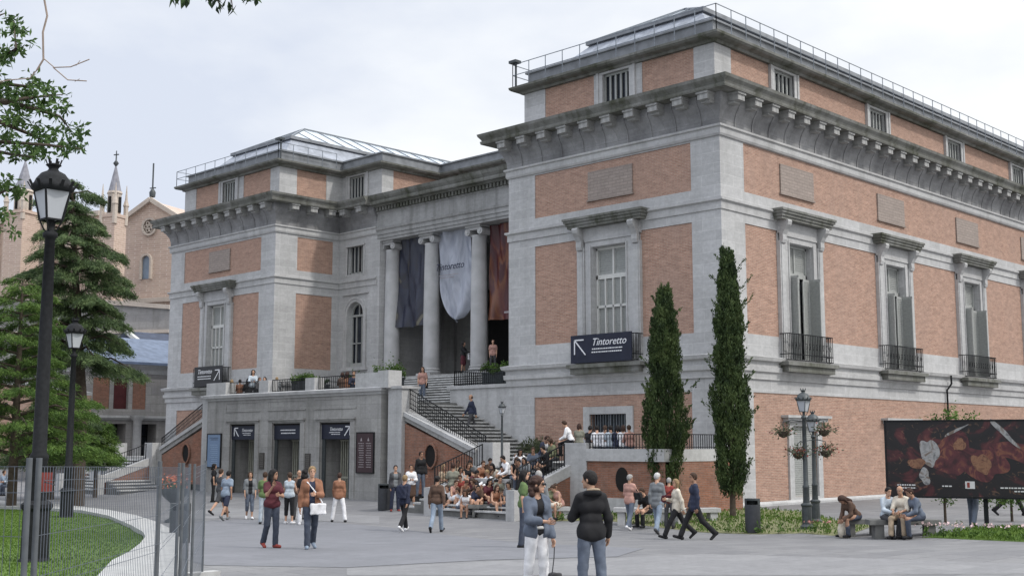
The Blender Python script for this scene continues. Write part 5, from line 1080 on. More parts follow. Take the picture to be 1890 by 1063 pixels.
fr = Fr(70, 780, 78, R_(-10)); w_ = thing('garden_wall', fr.P(70, 840), 'pinkish brick garden wall behind the low conifers', 'wall'); q = MB(); fpoly(q, fr, [(-160, 860), (-160, 700), (60, 712), (165, 730), (165, 860)], 0, .6); q.build('brickwork', PINKWALL, w_); q = MB(); fpoly(q, fr, [(-160, 700), (-160, 694), (60, 706), (165, 724), (165, 730), (60, 712)], .1, .8); q.build('coping', KERB, w_)
# slate-roofed pavilion at the end of the museum
PY = 77.0; pv = thing('slate_roofed_pavilion', (42, PY, 0), 'low brick pavilion with a blue-grey slate roof behind the far corner of the museum', 'building'); PWl = Wl('y', PY)
X0, X1 = 37.2, 50.0; ez = 8.15
q = MB(); grid(q, PWl, X0, X1, 0, ez, [(39.9, 41.0, 5.0, 7.1, .3), (38.4, 39.6, 5.0, 7.1, .05), (41.3, 42.3, 5.0, 7.1, .05), (39.3, 40.9, 1.5, 4.0, 1.5), (41.7, 43.2, 1.5, 4.0, 1.5), (37.5, 38.9, 1.2, 3.9, .1)])
q.add([(X0, PY, 0), (X0, PY+9, 0), (X0, PY+9, ez), (X0, PY, ez)], [(0, 1, 2, 3)]); q.build('wall', GREYWALL, pv)
for a, b in ((38.4, 39.6), (41.3, 42.3)): q = MB(); slab(q, PWl, a, b, 5.0, 7.1, -.05, -.15); q.build('brick_panel', BRICK_O, pv)
q = MB(); slab(q, PWl, 39.9, 41.0, 5.0, 7.1, -.3, -.35); q.build('window', mat('maroon_blind', (.08,.02,.022), .6, .2, 3), pv)
for a, b, z0, z1 in ((39.3, 40.9, 1.5, 4.0), (41.7, 43.2, 1.5, 4.0)):
    q = MB(); slab(q, PWl, a, b, z0, z1, -1.4, -1.5); dv = q.build('opening', GLASSD, pv); q = MB()
    for k in range(4): u = a+k*(b-a)/3; slab(q, PWl, u-.04, u+.04, z0, z1, -1.2, -1.3)
    slab(q, PWl, a, b, 3.1, 3.2, -1.2, -1.3); q.build('frame', IRON, dv)
q = MB(); slab(q, PWl, 37.5, 38.9, 1.2, 3.9, -.1, -.15); q.build('boarded_door', mat('brown_door', (.11,.085,.065), .7, .2, 5), pv)
q = MB(); q.sweep([(X1, PY), (X0, PY), (X0, PY+9)], [(-.1, 4.2), (.15, 4.25), (.3, 4.4), (.3, 4.55), (-.1, 4.55)]); q.sweep([(X1, PY), (X0, PY), (X0, PY+9)], [(-.1, 7.4), (.1, 7.45), (.1, 7.7), (.5, 7.95), (.6, 8.15), (-.1, 8.2)]); q.build('string_course', TRIM, pv)
q = MB(); q.lathe((41.3, PY-.8, 1.2), [(.35, 0), (.3, .1), (.28, 3.0), (.45, 3.15), (.5, 3.35)], 14); q.build('column', TRIM, pv)
q = MB(); q.add([(X0-.7, PY-.7, 8.15), (X1, PY-.7, 8.15), (X1, PY+9.7, 8.15), (X0-.7, PY+9.7, 8.15), (X0+4, PY+4.5, 10.3), (X1, PY+4.5, 10.3)], [(0, 1, 5, 4), (2, 3, 4, 5), (3, 0, 4), (0, 3, 2, 1)]); q.build('roof', mat('blue_slate', (.13,.16,.22), .85, .2, 2), pv)
q = MB(); q.box(X0-.75, X1, PY-.78, PY-.68, 8.05, 8.22); q.build('gutter', mat('gutter_blue', (.1,.13,.2), .5, .2, 2), pv)
pb = thing('rear_slate_block', (46, 90, 0), 'dark blue slate roof with white edge rising behind the pavilion', 'building'); q = MB(); q.box(49.2, 62, 88, 98, 0, 9.7); q.build('wall', GREYWALL, pb); q = MB(); q.add([(48.7, 87.5, 9.7), (62, 87.5, 9.7), (62, 98, 9.7), (48.7, 98, 9.7), (48.7, 92.5, 11.9), (62, 92.5, 11.9)], [(0, 1, 5, 4), (2, 3, 4, 5), (0, 4, 3), (0, 3, 2, 1)]); q.build('roof', mat('dark_blue_slate', (.05,.06,.09), .85, .2, 2), pb); q = MB(); q.bar((48.65, 87.4, 9.75), (48.65, 92.5, 11.98), .3, .3); q.build('roof_edge', WOODW, pb)
# ------------------------------------------------------------------ people: continuous bodies grown from a smooth field, clothes as fitted shells
def v3(*a): return np.array(a, float)
def sd_cone(P, a, b, ra, rb):
    ab = b-a; L2 = ab@ab+1e-9; t = np.clip(((P-a)@ab)/L2, 0, 1); return np.linalg.norm(P-a-t[:, None]*ab, axis=1)-(ra+(rb-ra)*t)
def sd_ell(P, c, r, M=None):
    q = P-c
    if M is not None: q = q@M
    k0 = np.linalg.norm(q/r, axis=1); k1 = np.linalg.norm(q/(r*r), axis=1)+1e-9; return k0*(k0-1)/k1
def field(prims, P, k=.03, infl=0.0):
    d = None
    for p in prims:
        e = (sd_cone(P, *p[1:5]) if p[0] == 'c' else sd_ell(P, *p[1:4]))-infl
        if d is None: d = e
        else: h = np.maximum(k-np.abs(d-e), 0)/k; d = np.minimum(d, e)-h*h*k*.25
    return d
def snets(fn, lo, hi, h):
    n = np.ceil((hi-lo)/h).astype(int)+2; ax = [lo[i]-h*.5+np.arange(n[i])*h for i in range(3)]
    G = np.stack(np.meshgrid(*ax, indexing='ij'), -1).reshape(-1, 3); Fv = fn(G).reshape(n); S = Fv < 0
    cs = n-1; cnt = np.zeros(cs.prod()); acc = np.zeros((cs.prod(), 3)); quads = []
    st = np.array([cs[1]*cs[2], cs[2], 1])
    for a in range(3):
        b, c = (a+1) % 3, (a+2) % 3; s0 = [slice(None)]*3; s1 = [slice(None)]*3; s0[a] = slice(0, -1); s1[a] = slice(1, None)
        F0, F1_ = Fv[tuple(s0)], Fv[tuple(s1)]; idx = np.argwhere((F0 < 0) != (F1_ < 0))
        idx = idx[(idx[:, b] > 0) & (idx[:, c] > 0) & (idx[:, b] < n[b]-1) & (idx[:, c] < n[c]-1)]
        if not len(idx): continue
        f0 = F0[tuple(idx.T)]; f1 = F1_[tuple(idx.T)]; t = f0/(f0-f1); pos = idx.astype(float); pos[:, a] += t; pos = pos*h+lo-h*.5
        cl = []
        for db, dc in ((1, 1), (0, 1), (0, 0), (1, 0)):
            ii = idx.copy(); ii[:, b] -= db; ii[:, c] -= dc; li = ii@st; np.add.at(cnt, li, 1); np.add.at(acc, li, pos); cl.append(li)
        Q = np.stack(cl, 1); fl = f0 > 0; Q[fl] = Q[fl][:, ::-1]; quads.append(Q)
    if not quads: return np.zeros((0, 3)), np.zeros((0, 4), int)
    Q = np.vstack(quads); used = np.unique(Q); mp = -np.ones(len(cnt), int); mp[used] = np.arange(len(used)); return acc[used]/cnt[used][:, None], mp[Q]
def pbounds(prims, pad):
    lo = np.full(3, 1e9); hi = -lo
    for p in prims:
        if p[0] == 'c':
            for c, r in ((p[1], p[3]), (p[2], p[4])): lo = np.minimum(lo, c-r); hi = np.maximum(hi, c+r)
        else: r = max(p[2]); lo = np.minimum(lo, p[1]-r); hi = np.maximum(hi, p[1]+r)
    return lo-pad, hi+pad
def rotx(a): c, s = math.cos(a), math.sin(a); return np.array([[1, 0, 0], [0, c, -s], [0, s, c]])
def rotz(a): c, s = math.cos(a), math.sin(a); return np.array([[c, -s, 0], [s, c, 0], [0, 0, 1]])
def roty(a): c, s = math.cos(a), math.sin(a); return np.array([[c, 0, s], [0, 1, 0], [-s, 0, c]])
SKINS = [(.5, .3, .21), (.42, .25, .17), (.33, .19, .13)]
def clothm(c, nm='cloth'):
    k = f'{nm}_{c[0]:.2f}_{c[1]:.2f}_{c[2]:.2f}'; return mat(k, c, .85, .22, 7, bump=.35)
HAIRC = dict(k=(.012,.01,.01), b=(.045,.025,.016), g=(.3,.29,.28), y=(.22,.15,.08), w=(.45,.44,.43), r=(.04,.02,.015))
COLS = dict(k=(.014,.014,.016), n=(.025,.03,.055), w=(.68,.68,.7), g=(.16,.17,.18), d=(.06,.06,.065), j=(.095,.12,.165), J=(.05,.06,.085), l=(.2,.245,.31), B=(.105,.125,.165), m=(.08,.02,.028), r=(.25,.05,.04), o=(.24,.115,.07), p=(.42,.24,.2), t=(.36,.28,.2), e=(.16,.17,.1), G=(.1,.15,.06), c=(.55,.5,.42), s=(.09,.055,.04), O=(.2,.2,.16), v=(.4,.45,.5))
PCOUNT = [0]
def person(pos, head, label, H=1.68, pose='stand', top='w', slv='long', bot='jeans', bc='j', hair='short', hc='b', arms=None, lean=0, shoes='k', seat=.42, vox=None, hyaw=0, hpitch=0, stride=24, jacket=None, group=None, knee=0, tail=0, wide=.94, fwd=.42, sh=0, hem=0):
    """pos: ground point (world); head: 0 faces the camera, 180 away, 90 to the right of the picture"""
    pos = Vector(pos); v = (pos-CV); v.z = 0; dist = v.length; v.normalize(); rgt = Vector((v.y, -v.x, 0)); a = R_(head); f = -v*math.cos(a)+rgt*math.sin(a)
    yaw = math.atan2(f.y, f.x)-math.pi/2; sc = H/1.7; t = thing('person', pos, label, 'person', group)
    vox = vox or min(max(dist*.00056, .0085), .028); skin = mat('skin_%d' % (PCOUNT[0] % 3), SKINS[PCOUNT[0] % 3], .6, .06, 12); PCOUNT[0] += 1
    # joints (metres for a 1.7 m figure; x right, y forward)
    hipz = .93 if pose != 'sit' else seat/sc+.1; TR = rotx(-R_(lean))@roty(R_(sh)); P0 = v3(0, 0, hipz)
    tj = lambda x, y, z: P0+TR@v3(x*wide, y, z-.93)
    legs = []; ang = {'stand': ((3, 4, 3), (-3, 2, 4)), 'walk': ((stride, 8, 0), (-stride*.9, 18, 0)), 'walk2': ((-stride*.9, 20, 0), (stride, 6, 0)), 'apart': ((6, 3, 12), (-6, 3, 12))}
    drop = 1e9
    for i, sd in enumerate((-1, 1)):
        hip = P0+v3(sd*.092*wide, 0, -.01)
        if pose == 'sit':
            an = v3(sd*(.1+.06*abs(knee)), fwd+.04*sd*(.5 if knee == 0 else knee), .09); dv = an-hip; L = min(np.linalg.norm(dv), .84); dn = dv/np.linalg.norm(dv); an = hip+dn*L
            x = (L*L+.44**2-.42**2)/(2*L); hgt = math.sqrt(max(.44**2-x*x, 0)); pole = v3(sd*.1, .6, 1); pole -= dn*(pole@dn); pole /= np.linalg.norm(pole); kn = hip+dn*x+pole*hgt; an_ = an; fp_ = 0
        else:
            th, kf, ab = ang[pose][i]; th, kf, ab = R_(th), R_(kf), R_(ab); kn = hip+.44*v3(sd*math.sin(ab), math.sin(th), -math.cos(th)*math.cos(ab)); a2 = th-kf; an_ = kn+.42*v3(sd*math.sin(ab)*.6, math.sin(a2), -math.cos(a2)); fp_ = min(0, a2+.15)*1.2 if a2 < -.2 else (.25 if th > .3 else 0)
        toe = an_+rotx(fp_)@v3(sd*.03, .17, -.055); heel = an_+rotx(fp_)@v3(0, -.05, -.05); legs.append((hip, kn, an_, toe, heel)); drop = min(drop, toe[2]-.03, heel[2]-.035)
    if pose != 'sit':
        for k in range(2): legs[k] = tuple(p-v3(0, 0, drop) for p in legs[k])
        P0 = P0-v3(0, 0, drop)
    nb, hc_ = tj(0, -.01, 1.46), None; HM = TR@rotz(R_(hyaw))@rotx(-R_(hpitch)); hcn = nb+TR@v3(0, .015, .05)+HM@v3(0, .02, .1)
    hp = lambda x, y, z: hcn+HM@v3(x, y, z)
    arms = arms or ((8, 8, 12, 5), (-8, 8, 14, 5)); AR = []
    for sd, (fw_, ab, fl, inn) in zip((-1, 1), arms):
        shd = tj(sd*.163, 0, 1.378); fw_, ab, fl, inn = map(R_, (fw_, ab, fl, inn)); d1 = TR@v3(sd*math.sin(ab), math.sin(fw_)*math.cos(ab), -math.cos(fw_)*math.cos(ab)); el = shd+d1*.285
        d2 = TR@v3(-sd*math.sin(inn)+sd*math.sin(ab)*.3, math.sin(fw_+fl)*math.cos(inn), -math.cos(fw_+fl)*math.cos(inn)); d2 /= np.linalg.norm(d2); wr = el+d2*.25; AR.append((shd, el, wr, d2))
    C = lambda a_, b_, ra, rb: ('c', a_, b_, ra, rb)
    tor = [C(tj(-.075, 0, .97), tj(.075, 0, .97), .105, .105), C(tj(-.055, .005, 1.1), tj(.055, .005, 1.1), .092, .092), C(tj(-.08, .0, 1.27), tj(.08, .0, 1.27), .103, .103), C(tj(-.105, -.01, 1.375), tj(.105, -.01, 1.375), .062, .062), C(tj(0, -.015, 1.44), tj(.15, -.01, 1.385), .045, .045), C(tj(0, -.015, 1.44), tj(-.15, -.01, 1.385), .045, .045), C(tj(-.06, .02, 1.3), tj(.06, .02, 1.3), .095, .095)]
    neck = [C(tj(0, -.01, 1.42), nb+TR@v3(0, .01, .08), .058, .052)]
    hd = [('e', hp(0, .0, .035), v3(.078, .095, .093), HM), ('e', hp(0, .025, -.045), v3(.058, .068, .072), HM), C(hp(0, .088, .01), hp(0, .107, -.025), .009, .015), ('e', hp(-.08, -.005, -.005), v3(.012, .022, .032), HM), ('e', hp(.08, -.005, -.005), v3(.012, .022, .032), HM), C(hp(-.012, .082, -.062), hp(.012, .082, -.062), .012, .012), C(hp(-.02, .075, -.1), hp(.02, .075, -.1), .014, .014)]
    arm = []; frm = []
    for shd, el, wr, d2 in AR: arm += [C(shd, el, .052, .042)]; frm += [C(el, wr, .042, .028), ('e', wr+d2*.045, v3(.032, .032, .042), None)]
    lg = []; sn = []
    for hip, kn, an_, toe, heel in legs: lg += [C(hip, kn, .088, .058)]; sn += [C(kn, kn*.6+an_*.4, .057, .056), C(kn*.6+an_*.4, an_, .056, .037)]
    foot = [C(l[2], l[4], .038, .034) for l in legs]+[C(l[4], l[3], .036, .03) for l in legs]
    Rz = rotz(yaw); Wm = lambda V: (V*sc)@Rz.T+np.array(pos)
    def emit(nm, prims, m, infl=0, k=.03, cut=None, wr_=0, extra=None, vx=None):
        lo, hi = pbounds(prims, infl+.03+wr_); h = (vx or vox)/sc
        def fn(Pt):
            d = field(prims, Pt, k, infl)
            if wr_: d = d+wr_*(np.sin(Pt[:, 2]*38+np.sin(Pt[:, 0]*19+Pt[:, 1]*13)*2.4)*.6+np.sin(Pt[:, 0]*41+Pt[:, 2]*23+np.sin(Pt[:, 1]*21)*2)*.6)
            return d if cut is None else np.maximum(d, cut(Pt))
        V, Q = snets(fn, lo, hi, h)
        if not len(Q): return None
        V = Wm(V)
        if extra is not None and len(extra.v):
            n0 = len(V); V = np.vstack([V, Wm(np.array([tuple(x) for x in extra.v]))]); E = [f_ if len(f_) == 4 else tuple(f_)+(f_[-1],) for f_ in extra.f if len(f_) == 4]
            Q = np.vstack([Q, np.array(E)+n0])
        return bulk(nm, V, Q, m, t, True)
    hm = MB()
    for sd, (shd, el, wr, d2) in zip((-1, 1), AR):     # four fingers and a thumb, gently curled
        pn = np.cross(d2, v3(0, 0, 1) if abs(d2[2]) < .8 else v3(0, 1, 0)); pn /= np.linalg.norm(pn); pn *= -sd if abs(d2[2]) >= .8 else 1; sdv = np.cross(pn, d2)
        if abs(d2[2]) >= .8: pn, sdv = v3(-sd, 0, 0)@TR.T, v3(0, 1, 0)@TR.T
        for j, Lf in enumerate((.068, .078, .072, .055)):
            b = wr+d2*.082+sdv*(.03-.02*j); c1 = b+d2*Lf*.45+pn*.006; c2_ = c1+(d2*.8+pn*.55)*Lf*.35; c3 = c2_+(d2*.4+pn*.9)*Lf*.28
            hm.tube([b-d2*.03, b, c1, c2_, c3], [.0105, .0095, .009, .008, .006], 4, False)
        b = wr+d2*.035+sdv*.03; hm.tube([b-sdv*.012, b+(d2*.5+sdv)*.02, b+(d2+sdv*.8)*.036+pn*.008, b+(d2+sdv*.4)*.055+pn*.012], [.014, .012, .0105, .008], 4, False)
    body = tor+neck+hd+arm+frm+lg+sn
    if shoes is None or True: body = body+foot
    emit('body', body, skin, -.004, .022, extra=hm)
    # shoes
    if shoes != 'skin':
        for l in legs: emit('shoe', [C(l[4], l[3], .044, .036), C(l[2]+v3(0, 0, -.02), l[4], .042, .042)], clothm(COLS[shoes]), .002, .02)
    # lower garment
    bcol = clothm(COLS[bc]); pel = [tor[0], C(tj(-.06, 0, 1.03), tj(.06, 0, 1.03), .095, .095)]
    if bot in ('jeans', 'trousers', 'capri', 'shorts'):
        pr = list(pel)
        for hip, kn, an_, toe, heel in legs:
            pr.append(C(hip, kn, .096, .066))
            if bot == 'jeans': pr += [C(kn, an_+v3(0, -.01, .0), .065, .062)]
            elif bot == 'trousers': pr += [C(kn, an_+v3(0, 0, .02), .066, .066)]
            elif bot == 'capri': pr += [C(kn, kn*.55+an_*.45, .066, .062)]
            else: pr[-1] = C(hip, kn*.9+hip*.1, .098, .085)
        emit('trousers' if bot in ('jeans', 'trousers') else 'shorts', pr, bcol, .004, .025, wr_=.003 if vox < .02 else 0, cut=lambda Pt: ((Pt-P0)@TR[:, 2])-.1 if pose != 'sit' else ((Pt-P0)@TR[:, 2])-.1)
    elif bot == 'skirt':
        pr = list(pel)
        for hip, kn, an_, toe, heel in legs: pr += [C(hip, hip*.15+kn*.85, .11, .1)]
        kc = (legs[0][1]+legs[1][1])/2; pr += [C(P0, P0*.1+kc*.9, .11, .13)]; emit('skirt', pr, bcol, .004, .05, wr_=.004 if vox < .02 else 0)
    # upper garment
    tc_ = clothm(COLS[top]); pr = list(tor); hemz = -.02-hem
    pr += [C(tj(-.075, 0, .95-hem), tj(.075, 0, .95-hem), .112, .112)] if pose != 'sit' else []
    if slv == 'long': pr += arm+[C(el, wr-d2*.02, .045, .036) for shd, el, wr, d2 in AR]
    elif slv == 'short': pr += [C(shd, shd*.4+el*.6, .055, .058) for shd, el, wr, d2 in AR]
    elif slv == 'elbow': pr += [C(shd, el, .055, .05) for shd, el, wr, d2 in AR]
    def ncut(Pt):
        L_ = (Pt-nb)@TR; return np.maximum(np.minimum(L_[:, 2]+.045, .072-np.hypot(L_[:, 0], L_[:, 1]-.005)), np.maximum(L_[:, 2]-.05, -((Pt-P0)@TR[:, 2])+hemz-.06))
    inner = top if jacket is None else jacket[0]
    if jacket is None: emit('top', pr, tc_, .014, .03, cut=ncut, wr_=.0018 if vox < .02 else 0)
    else:      # open jacket over a top
        emit('top', tor, clothm(COLS[jacket[0]]), .009, .03, cut=lambda Pt: np.maximum(ncut(Pt), ((Pt-nb)@TR[:, 2])+.06-.5*np.abs((Pt-nb)@TR[:, 0])))
        wd = jacket[1]; emit('jacket', pr, tc_, .022, .03, wr_=.004 if vox < .02 else 0, cut=lambda Pt: np.maximum(ncut(Pt), np.minimum(((Pt-nb)@TR[:, 1])+.02, wd-np.abs((Pt-nb)@TR[:, 0])+.0)))
    # hair
    hcol = mat('hair_'+hc, HAIRC[hc], .75, .3, 30, bump=.5); face = lambda Pt: .085-np.linalg.norm((Pt-hp(0, .105, -.035))*v3(1, 1, .8), axis=1)
    cap_ = [('e', hp(0, -.008, .042), v3(.084, .102, .094), HM), ('e', hp(0, -.04, .0), v3(.078, .068, .075), HM)]
    if hair == 'short': emit('hair', cap_, hcol, 0, .03, cut=face)
    elif hair == 'bald': emit('hair', [('e', hp(0, -.03, -.01), v3(.086, .08, .055), HM)], hcol, 0, .02, cut=face)
    elif hair == 'bun': emit('hair', cap_+[('e', hp(0, -.125, .05), v3(.045, .04, .045), HM)], hcol, 0, .02, cut=face)
    elif hair == 'tail': emit('hair', cap_+[C(hp(0, -.11, .04), hp(0, -.15, -.14), .035, .018)], hcol, 0, .02, cut=face)
    elif hair == 'bob': emit('hair', cap_+[C(hp(-.07, -.01, 0), hp(-.075, .0, -.1), .035, .03), C(hp(.07, -.01, 0), hp(.075, .0, -.1), .035, .03), C(hp(0, -.07, 0), hp(0, -.075, -.1), .05, .045)], hcol, 0, .03, cut=face)
    elif hair == 'long': emit('hair', cap_+[C(hp(-.07, -.02, 0), hp(-.1, .02, -.26), .036, .026), C(hp(.07, -.02, 0), hp(.1, .02, -.26), .036, .026), C(hp(0, -.07, 0), hp(0, -.1, -.28), .06, .06)], hcol, 0, .04, cut=face)
    elif hair == 'curly':
        rs_ = random.Random(PCOUNT[0]); cc = list(cap_)
        for k in range(70):
            th, ph = rs_.uniform(0, 6.28), rs_.uniform(-1.0, 1.5); d_ = v3(math.cos(th)*math.cos(ph), math.sin(th)*math.cos(ph), math.sin(ph))
            if d_[1] > .55 and d_[2] < .5: continue
            cc.append(('e', hp(*(d_*v3(.088, .1, .1)+v3(0, -.025, .01))), v3(*([rs_.uniform(.02, .036)]*3)), None))
        for k in range(10): cc.append(('e', hp(rs_.uniform(-.1, .1), -.07+rs_.uniform(-.03, .02), rs_.uniform(-.16, -.06)), v3(.045, .045, .05), None))
        emit('hair', cc, hcol, 0, .012, cut=face)
    if dist < 60 and abs(((head+hyaw+180) % 360)-180) < 115:
        q = MB()
        for sd in (-1, 1):
            c_ = hp(sd*.03, .084, .015); q.lathe((0, 0, 0), [(.003, -.009), (.009, -.005), (.011, 0), (.009, .005), (.003, .009)], 8); n_ = 40; q.v[-n_-16:] = [tuple(np.array(p)+c_) for p in q.v[-n_-16:]]
        V = Wm(np.array(q.v)); o_ = MB(); o_.add([tuple(x) for x in V], q.f, True); o_.build('eyes', IRON, t)
        q = MB(); q.tube([hp(-.022, .089, -.062), hp(0, .096, -.06), hp(.022, .089, -.062)], [.003, .006, .003], 6); V = Wm(np.array([tuple(x) for x in q.v])); o_ = MB(); o_.add([tuple(x) for x in V], q.f, True); o_.build('mouth', mat('lips', (.33,.12,.1), .5, .05, 5), t)
        q = MB()
        for sd in (-1, 1): q.tube([hp(sd*.016, .094, .037), hp(sd*.032, .09, .042), hp(sd*.048, .078, .036)], [.003, .004, .002], 5)
        V = Wm(np.array([tuple(x) for x in q.v])); o_ = MB(); o_.add([tuple(x) for x in V], q.f, True); o_.build('eyebrows', hcol, t)
    info = dict(W=lambda p: Vector(Wm(np.array([p]))[0]), AR=AR, tj=tj, hp=hp, thing=t, sc=sc, legs=legs, P0=P0); return info
def bag(I, label, cat, loc, size, col, strap=None, nm='shoulder_bag', strapw=.014):
    """a soft bag: rounded box in the body frame, with a strap tube"""
    W = I['W']; c = np.array(loc, float); t = thing(nm, W(tuple(c-[0, 0, size[2]])), label, cat); m = clothm(COLS[col], 'leather')
    fn = lambda P: np.linalg.norm(np.maximum(np.abs(P-c)-(np.array(size)-.03), 0), axis=1)-.03+.006*np.sin(P[:, 0]*40+P[:, 2]*30)
    V, Q = snets(fn, c-np.array(size)-.05, c+np.array(size)+.05, .012); bulk('body', np.array([W(tuple(p)) for p in V]), Q, m, t, True)
    if strap: q = MB(); q.tube([W(tuple(p)) for p in strap], strapw, 6); q.build('strap', m, t)
G0 = 'visitors walking on the plaza'; G1 = 'students sitting on the front steps'; G2 = 'people behind the landing railing'; G3 = 'people on the upper terrace'
def pz(px, py, z): d = ray(px, py); return CV+d*((z-CH)/d.z)
HIP = ((18, 12, 75, 35), (18, 12, 75, 35)); CROSS = ((30, 5, 85, 60), (30, 5, 85, 60)); LAP = ((35, 8, 50, 25), (35, 8, 50, 25)); SW1 = ((22, 6, 14, 3), (-22, 6, 10, 3)); SW2 = ((-22, 6, 10, 3), (22, 6, 14, 3)); UP = ((60, 20, 95, 20), (10, 8, 15, 5))
# --- foreground pair
p = CV+ray(990, 818)*17.6; p.z = gz(p.x, p.y)
I = person(p, 30, 'curly-haired woman with sunglasses and an open denim jacket over white trousers, nearest the camera', 1.7, 'stand', 'B', 'long', 'trousers', 'w', 'curly', 'r', ((5, 8, 16, 0), (22, 8, 62, 52)), jacket=('k', .055), hyaw=42, wide=.9, shoes='k', hem=0, vox=.0088, group=G0)
q = MB(); hp = I['hp']; W = I['W']
for s in (-1, 1):
    q.tube([W(tuple(hp(s*.012, .1, .018))), W(tuple(hp(s*.032, .1, .014))), W(tuple(hp(s*.058, .088, .018)))], [.012, .019, .012], 8); q.bar(W(tuple(hp(s*.06, .082, .022))), W(tuple(hp(s*.086, -.01, .015))), .006)
q.bar(W(tuple(hp(-.014, .104, .022))), W(tuple(hp(.014, .104, .022))), .005); sgl = q.build('sunglasses', SIGNB, I['thing'])
q = MB(); P_ = I['P0']; tj = I['tj']; q.tube([W(tuple(tj(.13*math.cos(a), .115*math.sin(a), 1.0))) for a in np.linspace(0, 2*math.pi, 20)], .018, 6); q.build('belt', KERB, I['thing'])
wr = I['AR'][0][2]+I['AR'][0][3]*.1; bag(I, 'small dark bag hanging on a long strap from the hand of the curly-haired woman', 'bag', wr+np.array([0, .02, -.5]), (.1, .05, .1), 'd', [wr+np.array([0, .02, 0]), wr+np.array([.03, .05, -.2]), wr+np.array([.05, .03, -.42])], 'handbag', .008)
p = CV+ray(1090, 818)*17.0; p.z = gz(p.x, p.y)
I = person(p, 200, 'man from behind in a black hooded sweatshirt and blue jeans, nearest the camera', 1.79, 'stand', 'k', 'long', 'jeans', 'j', 'short', 'k', ((20, 16, 118, 60), (-4, 16, 22, 0)), hyaw=45, shoes='k', vox=.0088, wide=.98, hem=.04, group=G0)
q = MB(); tj = I['tj']; W = I['W']; pts = [W(tuple(tj(.11*math.sin(a), -.05-.075*math.cos(a), 1.43+.03*math.cos(a)))) for a in np.linspace(-1.9, 1.9, 14)]; q.tube(pts, list(np.interp(np.linspace(-1, 1, 14), [-1, 0, 1], [.02, .055, .02])), 8); q.build('hood', clothm(COLS['k']), I['thing'])
q = MB(); q.tube([W(tuple(tj(.09*math.sin(a), -.07-.085*math.cos(a), 1.475+.02*math.cos(a)))) for a in np.linspace(-1.2, 1.2, 10)], .017, 6); q.build('hood_lining', clothm(COLS['t']), I['thing'])
# --- walking on the plaza
def on(px, py, *a, **k): k.setdefault('group', G0); return person(at(px, py), *a, **k)
I = on(500, 1011, 25, 'woman with very long black hair, maroon top and blue jeans', 1.66, 'walk', 'm', 'short', 'jeans', 'J', 'long', 'k', ((25, 10, 75, 45), (38, 12, 105, 20)), stride=7, hyaw=40, shoes='r')
I = on(573, 1013, 8, 'woman in a brown cardigan and jeans with a white shoulder bag', 1.72, 'walk2', 'o', 'long', 'jeans', 'J', 'short', 'y', ((25, 8, 70, 40), (-4, 14, 8, 0)), stride=10, jacket=('n', .06), shoes='l')
bag(I, 'large white shoulder bag across the front of the woman in the brown cardigan', 'bag', (-.12, .18, .86), (.17, .05, .12), 'w', [(-.26, .13, .92), (-.12, .15, 1.15), (.1, .1, 1.42), (.15, .0, 1.47), (.1, -.1, 1.4)])
on(625, 963, 178, 'woman seen from behind in a rust patterned jacket and bright white trousers', 1.62, 'apart', 'o', 'long', 'trousers', 'w', 'short', 'r', hem=.06, shoes='k')
I = on(416, 960, 150, 'man in a light blue shirt and dark knee shorts walking away on the left', 1.7, 'walk', 'l', 'short', 'shorts', 'n', 'short', 'k', ((10, 12, 20, 10), (-15, 12, 25, 0)), lean=10, shoes='g', hem=.05)
on(405, 950, 120, 'person in shadow behind the man with the light blue shirt, wearing dark clothes', 1.68, 'walk', 'd', 'short', 'shorts', 'd', 'short', 'b')
on(460, 958, 5, 'woman with a grey cardigan over a dark top and short denim trousers', 1.6, 'walk', 'g', 'elbow', 'capri', 'j', 'bob', 'b', ((5, 10, 20, 5), (5, 10, 20, 5)), jacket=('k', .07), stride=6, shoes='w')
on(487, 967, 170, 'boy in a green short-sleeved shirt standing behind the long-haired woman', 1.66, 'stand', 'G', 'short', 'trousers', 'v', 'short', 'b')
I = on(533, 966, 160, 'woman from behind in a pale blue sleeveless top and black cropped trousers', 1.64, 'stand', 'v', 'none', 'capri', 'k', 'short', 'b', ((10, 12, 35, 0), (15, 15, 40, 0)), hyaw=40, shoes='w')
on(550, 958, 20, 'man in a brown shirt half hidden behind the group at the middle doorway', 1.66, 'stand', 's', 'long', 'trousers', 'd', 'bald', 'b')
on(560, 968, 175, 'young man with curly hair, dark shirt and white trousers, back to the camera', 1.74, 'stand', 'k', 'short', 'trousers', 'w', 'curly', 'k', shoes='w')
on(393, 926, 100, 'person with bushy black hair in black and white clothes by the blue poster', 1.66, 'stand', 'k', 'short', 'trousers', 'k', 'curly', 'k')
I = on(746, 980, 150, 'person with short fair hair, navy jacket and black trousers striding towards the stairs', 1.66, 'walk', 'n', 'long', 'trousers', 'k', 'short', 'y', SW1, stride=21, shoes='w', hem=.05, hyaw=0)
bag(I, 'dark backpack on the back of the fair-haired person in navy', 'backpack', (.02, -.2, 1.22), (.15, .08, .2), 'n', [(-.1, -.12, 1.35), (-.13, .02, 1.47), (-.13, .1, 1.3), (-.12, .02, 1.1)], 'backpack')
on(806, 982, 165, 'woman with tied dark hair, dark brown top and faded jeans, walking away', 1.65, 'walk2', 's', 'long', 'jeans', 'l', 'bun', 'k', ((-8, 14, 15, 0), (-15, 16, 10, 0)), stride=20, shoes='k')
on(729, 943, 10, 'woman in a dark open jacket over a grey top standing beside the litter bin', 1.7, 'stand', 'd', 'long', 'trousers', 'n', 'tail', 'k', jacket=('g', .07), shoes='r')
on(758, 938, 5, 'woman in a white cardigan holding her hands together at the foot of the stairs', 1.64, 'stand', 'w', 'long', 'skirt', 's', 'short', 'r', HIP, shoes='k')
